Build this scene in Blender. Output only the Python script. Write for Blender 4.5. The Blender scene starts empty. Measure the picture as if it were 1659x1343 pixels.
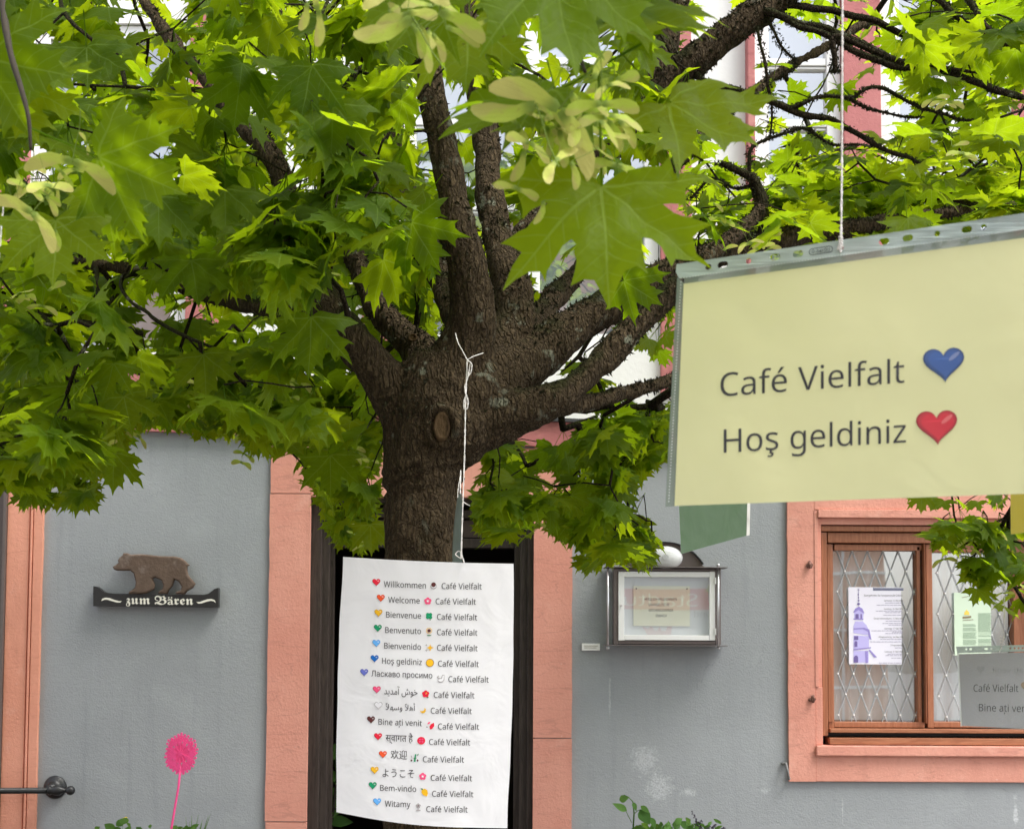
import bpy, bmesh, math, random
import numpy as np
from mathutils import Vector, Matrix, noise as mnoise
from mathutils.geometry import tessellate_polygon

random.seed(7)
rng = random.Random(11)
SC = bpy.context.scene
COL = SC.collection

# ------------------------------------------------------------------ camera
FPX, CXP, CYP = 2100.0, 829.5, 925.0          # focal length in photo pixels, principal point
PITCH, ROLL = math.radians(3.1), math.radians(0.3)
CAM = Vector((0, 0, 1.6))
ROT = Matrix.Rotation(math.pi / 2 + PITCH, 3, 'X') @ Matrix.Rotation(ROLL, 3, 'Z')
cd = bpy.data.cameras.new('camera'); cam = bpy.data.objects.new('camera', cd); COL.objects.link(cam)
cam.matrix_world = Matrix.Translation(CAM) @ ROT.to_4x4()
cd.sensor_fit = 'HORIZONTAL'; cd.sensor_width = 36; cd.lens = FPX / 1659 * 36
cd.shift_y = (CYP - 671.5) / 1659
cd.clip_start = 0.05; cd.clip_end = 500
cd.dof.use_dof = True; cd.dof.focus_distance = 2.7; cd.dof.aperture_fstop = 17
SC.camera = cam

# ------------------------------------------------------------------ light
w = bpy.data.worlds.new('World'); SC.world = w; w.use_nodes = True
nt = w.node_tree; nt.nodes.clear()
SUN_EL, SUN_ROT = math.radians(60), math.radians(118)
sky = nt.nodes.new('ShaderNodeTexSky'); sky.sky_type = 'NISHITA'; sky.sun_disc = False
sky.sun_elevation = SUN_EL; sky.sun_rotation = SUN_ROT; sky.dust_density = 3; sky.air_density = 1.0
hs = nt.nodes.new('ShaderNodeHueSaturation'); hs.inputs['Saturation'].default_value = 0.35
bg = nt.nodes.new('ShaderNodeBackground'); bg.inputs['Strength'].default_value = 0.15
ow = nt.nodes.new('ShaderNodeOutputWorld')
nt.links.new(sky.outputs[0], hs.inputs['Color']); nt.links.new(hs.outputs[0], bg.inputs[0]); nt.links.new(bg.outputs[0], ow.inputs[0])
sl = bpy.data.lights.new('sun', 'SUN'); sl.energy = 1.5; sl.angle = math.radians(26); sl.color = (1, 0.97, 0.92)
so = bpy.data.objects.new('sun', sl); COL.objects.link(so)
sd = Vector((math.sin(SUN_ROT) * math.cos(SUN_EL), math.cos(SUN_ROT) * math.cos(SUN_EL), math.sin(SUN_EL)))
so.rotation_euler = sd.to_track_quat('Z', 'Y').to_euler()
SC.view_settings.view_transform = 'Standard'; SC.view_settings.look = 'None'
SC.view_settings.gamma = 1; SC.view_settings.use_curve_mapping = False
SC.view_settings.exposure = 1.52
SC.cycles.max_bounces = 10; SC.cycles.transparent_max_bounces = 24
SC.cycles.transmission_bounces = 6; SC.cycles.diffuse_bounces = 5
SC.cycles.use_denoising = True

# ------------------------------------------------------------------ geometry helpers
def P(px, py, Y):
    """a photo pixel taken to the vertical plane at distance Y"""
    d = ROT @ Vector(((px - CXP) / FPX, (CYP - py) / FPX, -1))
    return CAM + d * (Y / d.y)
RT = ROT.transposed()
def proj(p):
    c = RT @ (Vector(p) - CAM)
    if c.z > -0.05: return (-9999, -9999)
    return (CXP - FPX * c.x / c.z, CYP + FPX * c.y / c.z)
WALL = 5.0
def W(px, py, d=0.0):
    return P(px, py, WALL - d)
def X(px, py=1040, d=0): return W(px, py, d).x
def Z(py, px=830, d=0): return W(px, py, d).z

def thing(name, label, cat, loc=(0, 0, 0), group=None):
    o = bpy.data.objects.new(name, None); o.empty_display_size = .05
    COL.objects.link(o); o.location = loc
    o['label'] = label; o['category'] = cat
    if group: o['group'] = group
    return o
def rootloc(parent):
    v = Vector((0, 0, 0)); p = parent
    while p is not None:
        v = v + p.location; p = p.parent
    return v
def link_mesh(name, me, mat, parent=None, smooth=False, origin=None):
    """mesh in world coordinates -> object under parent"""
    base = rootloc(parent)
    org = Vector(origin) if origin is not None else base
    me.transform(Matrix.Translation(-org))
    if mat is not None:
        for m in (mat if isinstance(mat, (list, tuple)) else [mat]): me.materials.append(m)
    o = bpy.data.objects.new(name, me); COL.objects.link(o)
    if parent is not None: o.parent = parent
    o.location = org - base
    if smooth:
        me.polygons.foreach_set('use_smooth', [True] * len(me.polygons))
    return o
def mesh_of(bm, name='m'):
    me = bpy.data.meshes.new(name); bm.normal_update(); bm.to_mesh(me); bm.free(); return me
def obj(name, bm, mat, parent=None, smooth=False, origin=None):
    return link_mesh(name, mesh_of(bm, name), mat, parent, smooth, origin)
def tag(o, label, cat, group=None):
    o['label'] = label; o['category'] = cat
    if group: o['group'] = group
    return o
def box(bm, x0, x1, y0, y1, z0, z1, bevel=0):
    vs = [bm.verts.new((x, y, z)) for x in (x0, x1) for y in (y0, y1) for z in (z0, z1)]
    fs = [(0, 1, 3, 2), (4, 6, 7, 5), (0, 4, 5, 1), (2, 3, 7, 6), (0, 2, 6, 4), (1, 5, 7, 3)]
    nf = [bm.faces.new([vs[i] for i in f]) for f in fs]
    if bevel:
        es = list({e for f in nf for e in f.edges})
        bmesh.ops.bevel(bm, geom=es, offset=bevel, segments=2, affect='EDGES', profile=.6)
def fbox(bm, p0, p1, d0, d1, bevel=0):
    """box on the facade given by two photo corners and depths d0 (back) d1 (front)"""
    a = W(*p0); b = W(*p1)
    box(bm, min(a.x, b.x), max(a.x, b.x), WALL - max(d0, d1), WALL - min(d0, d1), min(a.z, b.z), max(a.z, b.z), bevel)
def B(*boxes, bevel=0):
    bm = bmesh.new()
    for b in boxes: fbox(bm, *b, bevel=bevel)
    return bm
def tube(bm, pts, rad, seg=8, cap=True, jitter=0):
    """tube through points; rad a number or list"""
    pts = [Vector(p) for p in pts]; n = len(pts)
    rad = [rad] * n if not isinstance(rad, (list, tuple)) else rad
    rings = []; up = Vector((0.13, 0.21, 1)).normalized()
    prev = None
    for i, p in enumerate(pts):
        t = (pts[min(i + 1, n - 1)] - pts[max(i - 1, 0)])
        if t.length < 1e-9: t = Vector((0, 0, 1))
        t.normalize()
        if prev is None:
            a = t.cross(up)
            if a.length < .1: a = t.cross(Vector((1, 0, 0)))
        else:
            a = prev - t * prev.dot(t)
            if a.length < 1e-4: a = t.cross(up)
        a.normalize(); prev = a; b = t.cross(a)
        rings.append([bm.verts.new(p + (a * math.cos(2 * math.pi * k / seg) + b * math.sin(2 * math.pi * k / seg)) * rad[i] * (1 + (rng.uniform(-jitter, jitter) if jitter else 0))) for k in range(seg)])
    for i in range(n - 1):
        for k in range(seg):
            bm.faces.new((rings[i][k], rings[i][(k + 1) % seg], rings[i + 1][(k + 1) % seg], rings[i + 1][k]))
    if cap:
        bm.faces.new(rings[0][::-1]); bm.faces.new(rings[-1])
def smooth_path(pts, n):
    """Catmull-Rom through tuples"""
    out = []; m = len(pts)
    for i in range(m - 1):
        p0, p1, p2, p3 = pts[max(i - 1, 0)], pts[i], pts[i + 1], pts[min(i + 2, m - 1)]
        for k in range(n):
            t = k / n
            out.append(tuple(.5 * ((2 * b) + (-a + c) * t + (2 * a - 5 * b + 4 * c - d) * t * t + (-a + 3 * b - 3 * c + d) * t ** 3) for a, b, c, d in zip(p0, p1, p2, p3)))
    out.append(tuple(pts[-1])); return out
def prism(bm, outline, y0, y1, holes=()):
    """outline in (x,z), extruded from y0 (back) to y1 (front)"""
    loops = [list(outline)] + [list(h) for h in holes]
    tri = tessellate_polygon([[Vector((p[0], p[1], 0)) for p in l] for l in loops])
    flat = [p for l in loops for p in l]
    f = [bm.verts.new((p[0], y1, p[1])) for p in flat]; b = [bm.verts.new((p[0], y0, p[1])) for p in flat]
    for t in tri:
        try: bm.faces.new([f[i] for i in t]); bm.faces.new([b[i] for i in reversed(t)])
        except ValueError: pass
    k = 0
    for l in loops:
        n = len(l)
        for i in range(n):
            j = (i + 1) % n
            try: bm.faces.new((f[k + i], f[k + j], b[k + j], b[k + i]))
            except ValueError: pass
        k += n
    bmesh.ops.recalc_face_normals(bm, faces=bm.faces[:])
def ellipse(cx, cy, rx, ry, n=16, a0=0):
    return [(cx + rx * math.cos(2 * math.pi * k / n + a0), cy + ry * math.sin(2 * math.pi * k / n + a0)) for k in range(n)]
def sphere(bm, c, r, u=12, v=8, s=(1, 1, 1)):
    g = bmesh.ops.create_uvsphere(bm, u_segments=u, v_segments=v, radius=r)
    for q in g['verts']: q.co = Vector((q.co.x * s[0], q.co.y * s[1], q.co.z * s[2])) + Vector(c)
def cyl_y(bm, c, r, y0, y1, n=20, bevel=0):
    prism(bm, ellipse(c[0], c[2], r, r, n), y0, y1)

def sheet(x0, x1, y, z0, z1):
    bm = bmesh.new(); bm.faces.new([bm.verts.new(p) for p in ((x0, y, z0), (x1, y, z0), (x1, y, z1), (x0, y, z1))]); return bm
def fsheet(p0, p1, d):
    a, b = W(*p0), W(*p1); return sheet(min(a.x, b.x), max(a.x, b.x), WALL - d, min(a.z, b.z), max(a.z, b.z))
def rough_slab(bm, x0, x1, y0, y1, z0, z1, left=True, right=True, amp=.0022, bow=.0015):
    n = max(2, int((z1 - z0) / .03)); k = rng.uniform(0, 50)
    f = lambda side, z: (amp * mnoise.noise(Vector((side * 7 + k, z * 22, 0))) + bow * mnoise.noise(Vector((side * 3 + k, z * 3, 5))) * 2)
    L_ = [(x0 + (f(1, z0 + (z1 - z0) * i / n) if left else 0), z0 + (z1 - z0) * i / n) for i in range(n + 1)]
    R_ = [(x1 + (f(2, z0 + (z1 - z0) * i / n) if right else 0), z0 + (z1 - z0) * i / n) for i in range(n + 1)]
    prism(bm, L_ + R_[::-1], y1, y0)
# ------------------------------------------------------------------ materials
class NT:
    def __init__(s, name):
        s.m = bpy.data.materials.new(name); s.m.use_nodes = True; s.t = s.m.node_tree; s.t.nodes.clear()
        s.out = s.t.nodes.new('ShaderNodeOutputMaterial')
    def n(s, typ, **kw):
        nd = s.t.nodes.new('ShaderNode' + typ)
        for k, v in kw.items(): setattr(nd, k, v)
        return nd
    def l(s, a, b): s.t.links.new(a, b)
    def setin(s, sock, v):
        if hasattr(v, 'is_output') or hasattr(v, 'links'): s.l(v, sock)
        else: sock.default_value = v
    def math(s, op, a, b=None, c=None, clamp=False):
        nd = s.n('Math', operation=op); nd.use_clamp = clamp
        s.setin(nd.inputs[0], a)
        if b is not None: s.setin(nd.inputs[1], b)
        if c is not None: s.setin(nd.inputs[2], c)
        return nd.outputs[0]
    def mix(s, fac, a, b, blend='MIX'):
        nd = s.n('Mix', data_type='RGBA', blend_type=blend)
        s.setin(nd.inputs[0], fac)
        for sock, v in ((nd.inputs[6], a), (nd.inputs[7], b)):
            if isinstance(v, (tuple, list)): sock.default_value = (*v[:3], 1)
            else: s.l(v, sock)
        return nd.outputs[2]
    def noise(s, vec, scale, detail=4, rough=.55, dist=0):
        nd = s.n('TexNoise'); nd.inputs['Scale'].default_value = scale; nd.inputs['Detail'].default_value = detail
        nd.inputs['Roughness'].default_value = rough; nd.inputs['Distortion'].default_value = dist
        if vec is not None: s.l(vec, nd.inputs['Vector'])
        return nd.outputs['Fac']
    def ramp(s, v, lo, hi):
        nd = s.n('MapRange', interpolation_type='SMOOTHSTEP'); s.setin(nd.inputs[0], v)
        nd.inputs[1].default_value = lo; nd.inputs[2].default_value = hi; return nd.outputs[0]
    def coords(s, scale=(1, 1, 1), kind='Object'):
        tc = s.n('TexCoord'); mp = s.n('Mapping'); mp.inputs['Scale'].default_value = scale
        s.l(tc.outputs[kind], mp.inputs[0]); return mp.outputs[0]
    def bump(s, h, strength=.5, dist=.01):
        nd = s.n('Bump'); nd.inputs['Strength'].default_value = strength; nd.inputs['Distance'].default_value = dist
        s.l(h, nd.inputs['Height']); return nd.outputs[0]
    def bsdf(s, col, rough=.6, normal=None, spec=.5, metal=0, **kw):
        nd = s.n('BsdfPrincipled'); 
        if isinstance(col, (tuple, list)): nd.inputs['Base Color'].default_value = (*col[:3], 1)
        else: s.l(col, nd.inputs['Base Color'])
        s.setin(nd.inputs['Roughness'], rough); nd.inputs['Specular IOR Level'].default_value = spec
        nd.inputs['Metallic'].default_value = metal
        if normal is not None: s.l(normal, nd.inputs['Normal'])
        for k, v in kw.items(): s.setin(nd.inputs[k], v)
        return nd.outputs[0]
    def fin(s, sh): s.l(sh, s.out.inputs[0]); return s.m

def simple(name, col, rough=.6, var=.12, scale=9, bump=.15, bscale=160, spec=.5, metal=0, stretch=(1, 1, 1), dirt=None):
    t = NT(name); v = t.coords(stretch)
    a = t.noise(v, scale, 5); c = t.mix(a, tuple(x * (1 - var) for x in col), tuple(min(1, x * (1 + var)) for x in col))
    if dirt:
        c = t.mix(t.ramp(t.noise(v, scale * .6, 6, .65), .52, .72), c, dirt)
    nb = t.bump(t.noise(v, bscale, 4, .6), bump, .003) if bump else None
    return t.fin(t.bsdf(c, rough, nb, spec, metal))

def stucco():
    t = NT('grey_stucco'); v = t.coords()
    big = t.noise(v, 1.1, 5, .6); mid = t.noise(v, 7, 6, .65); fine = t.noise(v, 130, 3, .6)
    c = t.mix(t.ramp(big, .3, .72), (.283, .300, .308), (.343, .360, .370))
    c = t.mix(t.math('MULTIPLY', t.ramp(mid, .45, .75), .35), c, (.36, .385, .39))
    c = t.mix(t.math('MULTIPLY', t.ramp(fine, .5, .8), .25), c, (.24, .265, .275))
    stk = t.noise(t.coords((9, 1, .5)), 2.4, 5, .6); c = t.mix(t.math('MULTIPLY', t.ramp(stk, .52, .75), .28), c, (.205, .225, .232))
    c = t.mix(t.math('MULTIPLY', t.ramp(t.noise(v, 3.4, 6, .7), .56, .66), .22), c, (.40, .42, .425))
    vc = t.n('TexVoronoi', feature='DISTANCE_TO_EDGE'); vc.inputs['Scale'].default_value = 1.6
    dd = t.n('VectorMath', operation='ADD'); nn_ = t.n('TexNoise'); nn_.inputs['Scale'].default_value = 5; nn_.inputs['Detail'].default_value = 6; t.l(v, nn_.inputs['Vector']); ss = t.n('VectorMath', operation='SCALE'); ss.inputs['Scale'].default_value = .35; t.l(nn_.outputs['Color'], ss.inputs[0]); t.l(v, dd.inputs[0]); t.l(ss.outputs[0], dd.inputs[1]); t.l(dd.outputs[0], vc.inputs['Vector'])
    ck = t.math('MULTIPLY', t.math('SUBTRACT', 1.0, t.ramp(vc.outputs['Distance'], .0, .0035)), t.ramp(t.noise(v, 1.7, 2), .54, .62)); c = t.mix(t.math('MULTIPLY', ck, .35), c, (.12, .13, .135))
    # pale salt blooms and drips low on the wall
    def bloom(c, px, py, rx, rz, strength, sc=55):
        p = W(px, py); off = t.n('VectorMath', operation='SUBTRACT'); t.l(t.n('TexCoord').outputs['Object'], off.inputs[0])
        off.inputs[1].default_value = (p.x, 0, p.z)
        s2 = t.n('VectorMath', operation='MULTIPLY'); t.l(off.outputs[0], s2.inputs[0]); s2.inputs[1].default_value = (1 / rx, 0, 1 / rz)
        ln = t.n('VectorMath', operation='LENGTH'); t.l(s2.outputs[0], ln.inputs[0])
        d = t.math('SUBTRACT', 1.0, ln.outputs['Value'], clamp=True)
        k = t.math('MULTIPLY', t.ramp(t.math('ADD', d, t.math('MULTIPLY', t.math('SUBTRACT', t.noise(v, sc, 6, .8), .5), 2.6)), .34, .78), t.ramp(d, 0.0, .25))
        return t.mix(t.math('MULTIPLY', t.math('MULTIPLY', k, strength * .85), t.ramp(t.noise(v, 140, 3, .7), .35, .55)), c, (.62, .64, .65))
    c = bloom(c, 1045, 1230, .095, .10, .55); c = bloom(c, 1068, 1275, .09, .10, .6)
    c = bloom(c, 1115, 1283, .06, .022, .6); c = bloom(c, 1645, 1320, .016, .12, .8, 20)
    c = bloom(c, 988, 1130, .007, .16, .45, 20); c = bloom(c, 1365, 1310, .005, .09, .5, 20); c = bloom(c, 1240, 1280, .04, .02, .35)
    h = t.math('ADD', t.noise(v, 150, 3, .65), t.math('MULTIPLY', t.noise(t.coords((1, 1, 1.8)), 45, 3, .6), .8))
    return t.fin(t.bsdf(c, .9, t.bump(h, .32, .004), .2))

def sandstone(name, a, b, line):
    t = NT(name); v = t.coords()
    c = t.mix(t.ramp(t.noise(v, 2.2, 5, .6), .3, .7), a, b)
    c = t.mix(t.math('MULTIPLY', t.ramp(t.noise(v, 34, 5, .7), .5, .8), .3), c, tuple(x * .8 for x in a))
    wv = t.noise(t.coords((1.1, 1, 7.5)), 2.2, 3, .5, .5)
    ln = t.math('SUBTRACT', 1.0, t.ramp(t.math('ABSOLUTE', t.math('SUBTRACT', wv, .5)), .0, .012))
    c = t.mix(t.math('MULTIPLY', ln, .3), c, line)
    c = t.mix(t.math('MULTIPLY', t.ramp(t.noise(t.coords((3, 1, .7)), 3, 6, .7), .5, .7), .30), c, tuple(x * .72 for x in a))
    c = t.mix(t.math('MULTIPLY', t.ramp(t.noise(v, 7, 6, .7), .56, .68), .25), c, (.74, .44, .35))
    chips = t.ramp(t.noise(v, 45, 3, .6), .72, .76)
    c = t.mix(t.math('MULTIPLY', chips, .5), c, (.75, .62, .55))
    return t.fin(t.bsdf(c, .85, t.bump(t.noise(v, 90, 5, .65), .5, .004), .2))

def wood(name, a, b, rough=.5, axis='Z'):
    t = NT(name); sc = {'Z': (14, 14, 1.0), 'X': (1.0, 14, 14)}[axis]
    v = t.coords(sc); g = t.noise(v, 9, 5, .6, 1.2)
    c = t.mix(t.ramp(g, .3, .7), a, b)
    return t.fin(t.bsdf(c, rough, t.bump(g, .25, .002), .4))

def paper(name, col, transl=.25, crease=.25):
    t = NT(name); v = t.coords()
    c = t.mix(t.noise(v, 6, 4), tuple(x * .97 for x in col), tuple(min(1, x * 1.03) for x in col))
    nb = t.bump(t.noise(v, 16, 3, .5, .6), crease, .02)
    d = t.bsdf(c, .7, nb, .25); tr = t.n('BsdfTranslucent'); t.l(c, tr.inputs[0])
    mx = t.n('MixShader'); mx.inputs[0].default_value = transl; t.l(d, mx.inputs[1]); t.l(tr.outputs[0], mx.inputs[2])
    return t.fin(mx.outputs[0])

def film(name, col=(.8, .86, .83), alpha=.25, rough=.18, gloss=.5):
    """thin clear or milky plastic"""
    t = NT(name); v = t.coords()
    nb = t.bump(t.noise(v, 12, 2, .5, .8), .5, .02)
    d = t.bsdf(col, rough, nb, gloss); tr = t.n('BsdfTransparent')
    mx = t.n('MixShader'); mx.inputs[0].default_value = alpha; t.l(tr.outputs[0], mx.inputs[1]); t.l(d, mx.inputs[2])
    return t.fin(mx.outputs[0])

def glass(name, refl=.3, tint=(.95, .97, .97)):
    t = NT(name); tr = t.n('BsdfTransparent'); tr.inputs[0].default_value = (*tint, 1)
    g = t.n('BsdfGlossy'); g.inputs['Roughness'].default_value = .015
    nb = t.bump(t.noise(t.coords(), 2.2, 2, .5), .03, .02); t.l(nb, g.inputs['Normal'])
    mx = t.n('MixShader'); mx.inputs[0].default_value = refl; t.l(tr.outputs[0], mx.inputs[1]); t.l(g.outputs[0], mx.inputs[2])
    return t.fin(mx.outputs[0])

def ink(name, col): 
    t = NT(name); return t.fin(t.bsdf(col, .6, None, .2))

def leaf_mat(name, front, trans, veins=True, tmix=.5, dark=(.55, .62, .5), light=(1.35, 1.25, 1.1)):
    t = NT(name)
    at = t.n('Attribute'); at.attribute_name = 'tint'
    oi = t.n('ObjectInfo')
    r = t.math('FRACT', t.math('ADD', at.outputs['Fac'], oi.outputs['Random']))
    cr = t.mix(r, tuple(a * b for a, b in zip(front, dark)), tuple(a * b for a, b in zip(front, light)))
    r2 = t.math('FRACT', t.math('MULTIPLY', r, 7.31))
    ct = t.mix(r2, tuple(a * b for a, b in zip(trans, (.75, .85, .8))), tuple(a * b for a, b in zip(trans, (1.25, 1.1, 1.0))))
    uv = t.n('UVMap'); uv.uv_map = 'leafuv'; sp = t.n('SeparateXYZ'); t.l(uv.outputs[0], sp.inputs[0])
    x = t.math('ABSOLUTE', sp.outputs[0]); y = sp.outputs[1]
    bl = t.noise(uv.outputs[0], 5, 4, .6); cr = t.mix(t.math('MULTIPLY', t.ramp(bl, .45, .7), .35), cr, tuple(a * .7 for a in front))
    hgt = t.noise(uv.outputs[0], 14, 2, .5)
    of = t.n('VectorMath', operation='ADD'); t.l(uv.outputs[0], of.inputs[0]); cmb = t.n('CombineXYZ'); t.l(t.math('MULTIPLY', r, 37.0), cmb.inputs[2]); t.l(cmb.outputs[0], of.inputs[1])
    spot = t.ramp(t.noise(of.outputs[0], 11, 3, .6), .70, .76)
    cr = t.mix(t.math('MULTIPLY', spot, .7), cr, (.09, .06, .015)); ct = t.mix(t.math('MULTIPLY', spot, .7), ct, (.12, .10, .01))
    patch = t.ramp(t.noise(of.outputs[0], 2.2, 3, .6), .35, .7); ct = t.mix(t.math('MULTIPLY', patch, .3), ct, tuple(a * .6 for a in trans))
    if veins:
        tot = None
        for ang in (0, 44.2, 91):
            ca, sa = math.cos(math.radians(ang)), math.sin(math.radians(ang))
            d = t.math('ABSOLUTE', t.math('SUBTRACT', t.math('MULTIPLY', x, ca), t.math('MULTIPLY', y, sa)))
            al = t.math('ADD', t.math('MULTIPLY', x, sa), t.math('MULTIPLY', y, ca))
            wd = t.math('SUBTRACT', .017, t.math('MULTIPLY', al, .012))
            m = t.math('MULTIPLY', t.math('SUBTRACT', 1.0, t.ramp(t.math('DIVIDE', d, wd), .5, 1.3)), t.math('GREATER_THAN', al, 0.0))
            # side veins leaving the rib at an angle
            s2 = t.math('PINGPONG', t.math('SUBTRACT', al, t.math('MULTIPLY', d, .95)), .075)
            sv = t.math('SUBTRACT', 1.0, t.ramp(s2, .002, .011))
            near = t.math('LESS_THAN', d, t.math('MULTIPLY', al, .36))
            sv = t.math('MULTIPLY', t.math('MULTIPLY', sv, near), .6)
            m = t.math('MAXIMUM', m, sv)
            tot = m if tot is None else t.math('MAXIMUM', tot, m)
        cr = t.mix(t.math('MULTIPLY', tot, .6), cr, (.15, .23, .035))
        ct = t.mix(t.math('MULTIPLY', tot, .35), ct, (.46, .60, .09))
        hgt = t.math('SUBTRACT', hgt, tot)
    nb = t.bump(hgt, .35, .004)
    d = t.bsdf(cr, .52, nb, .10); tr = t.n('BsdfTranslucent'); t.l(ct, tr.inputs[0])
    mx = t.n('MixShader'); mx.inputs[0].default_value = tmix; t.l(d, mx.inputs[1]); t.l(tr.outputs[0], mx.inputs[2])
    return t.fin(mx.outputs[0])

def bark_mat(name, moss=.35, a=(.026, .018, .010), b=(.135, .096, .054), sc=1.0):
    t = NT(name); v = t.coords((1, 1, .30)); v1 = t.coords()
    dv = t.n('VectorMath', operation='ADD'); nz_ = t.n('TexNoise'); nz_.inputs['Scale'].default_value = 40; t.l(v1, nz_.inputs['Vector'])
    sc_ = t.n('VectorMath', operation='SCALE'); t.l(nz_.outputs['Color'], sc_.inputs[0]); sc_.inputs['Scale'].default_value = .018; t.l(v, dv.inputs[0]); t.l(sc_.outputs[0], dv.inputs[1])
    vo = t.n('TexVoronoi', feature='DISTANCE_TO_EDGE'); vo.inputs['Scale'].default_value = 105 * sc; t.l(dv.outputs[0], vo.inputs['Vector'])
    crack = t.ramp(vo.outputs['Distance'], .02, .26)
    ridg = t.noise(v, 170, 5, .7, .3); big = t.noise(v1, 7, 4, .6); spk = t.noise(v1, 260, 3, .75)
    c = t.mix(t.ramp(ridg, .35, .66), tuple(x * 1.6 for x in a), b)
    c = t.mix(t.math('MULTIPLY', t.math('SUBTRACT', 1.0, crack), .5), c, a)
    c = t.mix(t.math('MULTIPLY', t.ramp(big, .4, .7), .5), c, tuple(x * .45 for x in b))
    c = t.mix(t.math('MULTIPLY', t.ramp(spk, .56, .72), .6), c, (.27, .21, .13))
    geo = t.n('NewGeometry'); sp = t.n('SeparateXYZ'); t.l(geo.outputs['Normal'], sp.inputs[0])
    up = t.math('ADD', t.math('MULTIPLY', sp.outputs[2], .25), t.math('ADD', big, moss - .5))
    mc = t.mix(spk, (.010, .013, .004), (.060, .060, .018))
    c = t.mix(t.ramp(up, .42, .62), c, mc)
    lich = t.math('MULTIPLY', t.ramp(t.noise(v1, 24, 4, .6), .60, .68), t.ramp(t.noise(v1, 6, 2), .46, .60))
    c = t.mix(t.math('MULTIPLY', lich, .8), c, (.26, .27, .20))
    h = t.math('ADD', t.math('ADD', t.math('MULTIPLY', ridg, .9), t.math('MULTIPLY', spk, .5)), t.math('MULTIPLY', crack, .65))
    return t.fin(t.bsdf(c, .92, t.bump(h, 1.0, .012), .12))

def samara_mat():
    t = NT('maple_seed_wing'); uv = t.n('UVMap'); uv.uv_map = 'leafuv'; sp = t.n('SeparateXYZ'); t.l(uv.outputs[0], sp.inputs[0])
    x = t.math('ABSOLUTE', sp.outputs[0]); y = sp.outputs[1]; oi = t.n('ObjectInfo')
    c = t.mix(oi.outputs['Random'], (.42, .56, .06), (.64, .68, .15))
    n1 = t.noise(uv.outputs[0], 5, 4, .6)
    c = t.mix(t.math('MULTIPLY', t.ramp(t.math('ADD', t.math('SUBTRACT', 0.0, y), t.math('MULTIPLY', n1, .3)), .24, .46), .4), c, (.52, .36, .20))
    c = t.mix(t.math('SUBTRACT', 1.0, t.ramp(x, .08, .30)), c, (.24, .34, .06))
    ve = t.ramp(t.math('ABSOLUTE', t.math('SUBTRACT', t.math('FRACT', t.math('ADD', t.math('MULTIPLY', x, 5.0), t.math('MULTIPLY', y, 9.0))), .5)), .0, .10)
    c = t.mix(t.math('MULTIPLY', t.math('SUBTRACT', 1.0, ve), .12), c, (.30, .30, .08))
    c = t.mix(t.math('MULTIPLY', t.ramp(n1, .62, .75), .4), c, (.28, .17, .07))
    h = t.math('ADD', ve, n1)
    d = t.bsdf(c, .5, t.bump(h, .3, .003), .2); tr = t.n('BsdfTranslucent'); t.l(c, tr.inputs[0])
    mx = t.n('MixShader'); mx.inputs[0].default_value = .4; t.l(d, mx.inputs[1]); t.l(tr.outputs[0], mx.inputs[2])
    return t.fin(mx.outputs[0])

M = {}
M['stucco'] = stucco()
M['white_plaster'] = simple('white_plaster', (.82, .81, .78), .9, .05, 3, .4, 60, .2)
M['pink'] = sandstone('painted_sandstone', (.60, .26, .195), (.69, .335, .255), (.34, .15, .12))
M['pink_left'] = sandstone('painted_stone_orange', (.66, .285, .19), (.74, .34, .235), (.5, .2, .13))
M['red_paint'] = sandstone('red_sandstone', (.42, .15, .145), (.50, .195, .185), (.25, .08, .08))
M['dark_frame'] = wood('dark_brown_frame', (.022, .016, .013), (.060, .045, .038), .45)
M['dark'] = simple('shade_black', (.006, .006, .006), .8, .3, 3, 0)
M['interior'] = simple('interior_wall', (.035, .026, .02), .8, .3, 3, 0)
M['wood'] = wood('varnished_window_wood', (.27, .098, .046), (.38, .155, .078), .42)
M['woodx'] = wood('varnished_window_wood_h', (.27, .098, .046), (.40, .165, .082), .38, 'X')
M['slot'] = simple('black_seal', (.012, .012, .012), .5, .2, 3, 0)
M['white'] = simple('white_lacquer', (.82, .82, .80), .35, .03, 5, .05)
M['casegrey'] = simple('bronze_grey_metal', (.16, .135, .13), .4, .1, 8, .1, 200, .5, .3)
M['steel'] = simple('brushed_steel', (.62, .62, .63), .28, .08, 20, .05, 200, .5, .9)
M['black'] = simple('black_iron', (.012, .013, .014), .38, .3, 30, .35, 240, .5)
M['signblack'] = simple('black_painted_plate', (.018, .018, .018), .45, .3, 10, .2, 150)
M['cream_ink'] = ink('cream_lettering', (.80, .78, .68))
M['black_ink'] = ink('black_print', (.03, .03, .035))
M['bear'] = simple('rusty_bear_metal', (.125, .088, .066), .85, .4, 22, .7, 90, .12, 0, dirt=(.21, .165, .14))
M['zinc'] = simple('zinc_flashing', (.045, .045, .05), .5, .15, 8, .1)
M['paper'] = paper('white_paper', (.84, .845, .86), .2, .13)
M['yellow'] = paper('pale_yellow_paper', (.82, .81, .44), .38, .08)
M['mustard'] = paper('mustard_paper', (.50, .40, .03), .2, .1)
M['green'] = paper('green_paper', (.028, .070, .018), .15, .1)
M['greyp'] = paper('grey_paper', (.33, .335, .345), .2, .15)  # plain grey paper tone of the small sheet
M['cream'] = paper('cream_paper', (.90, .87, .70), .1, .05)
M['lilac'] = paper('lilac_tinted_paper', (.84, .83, .92), .1, .05)
M['mint'] = paper('mint_paper', (.70, .84, .66), .1, .05)
M['film'] = film('clear_sleeve_film', (.8, .86, .83), .045, .1, .9)
M['milky'] = film('milky_sleeve_edge', (.24, .29, .24), .90, .5, .15)
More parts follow.
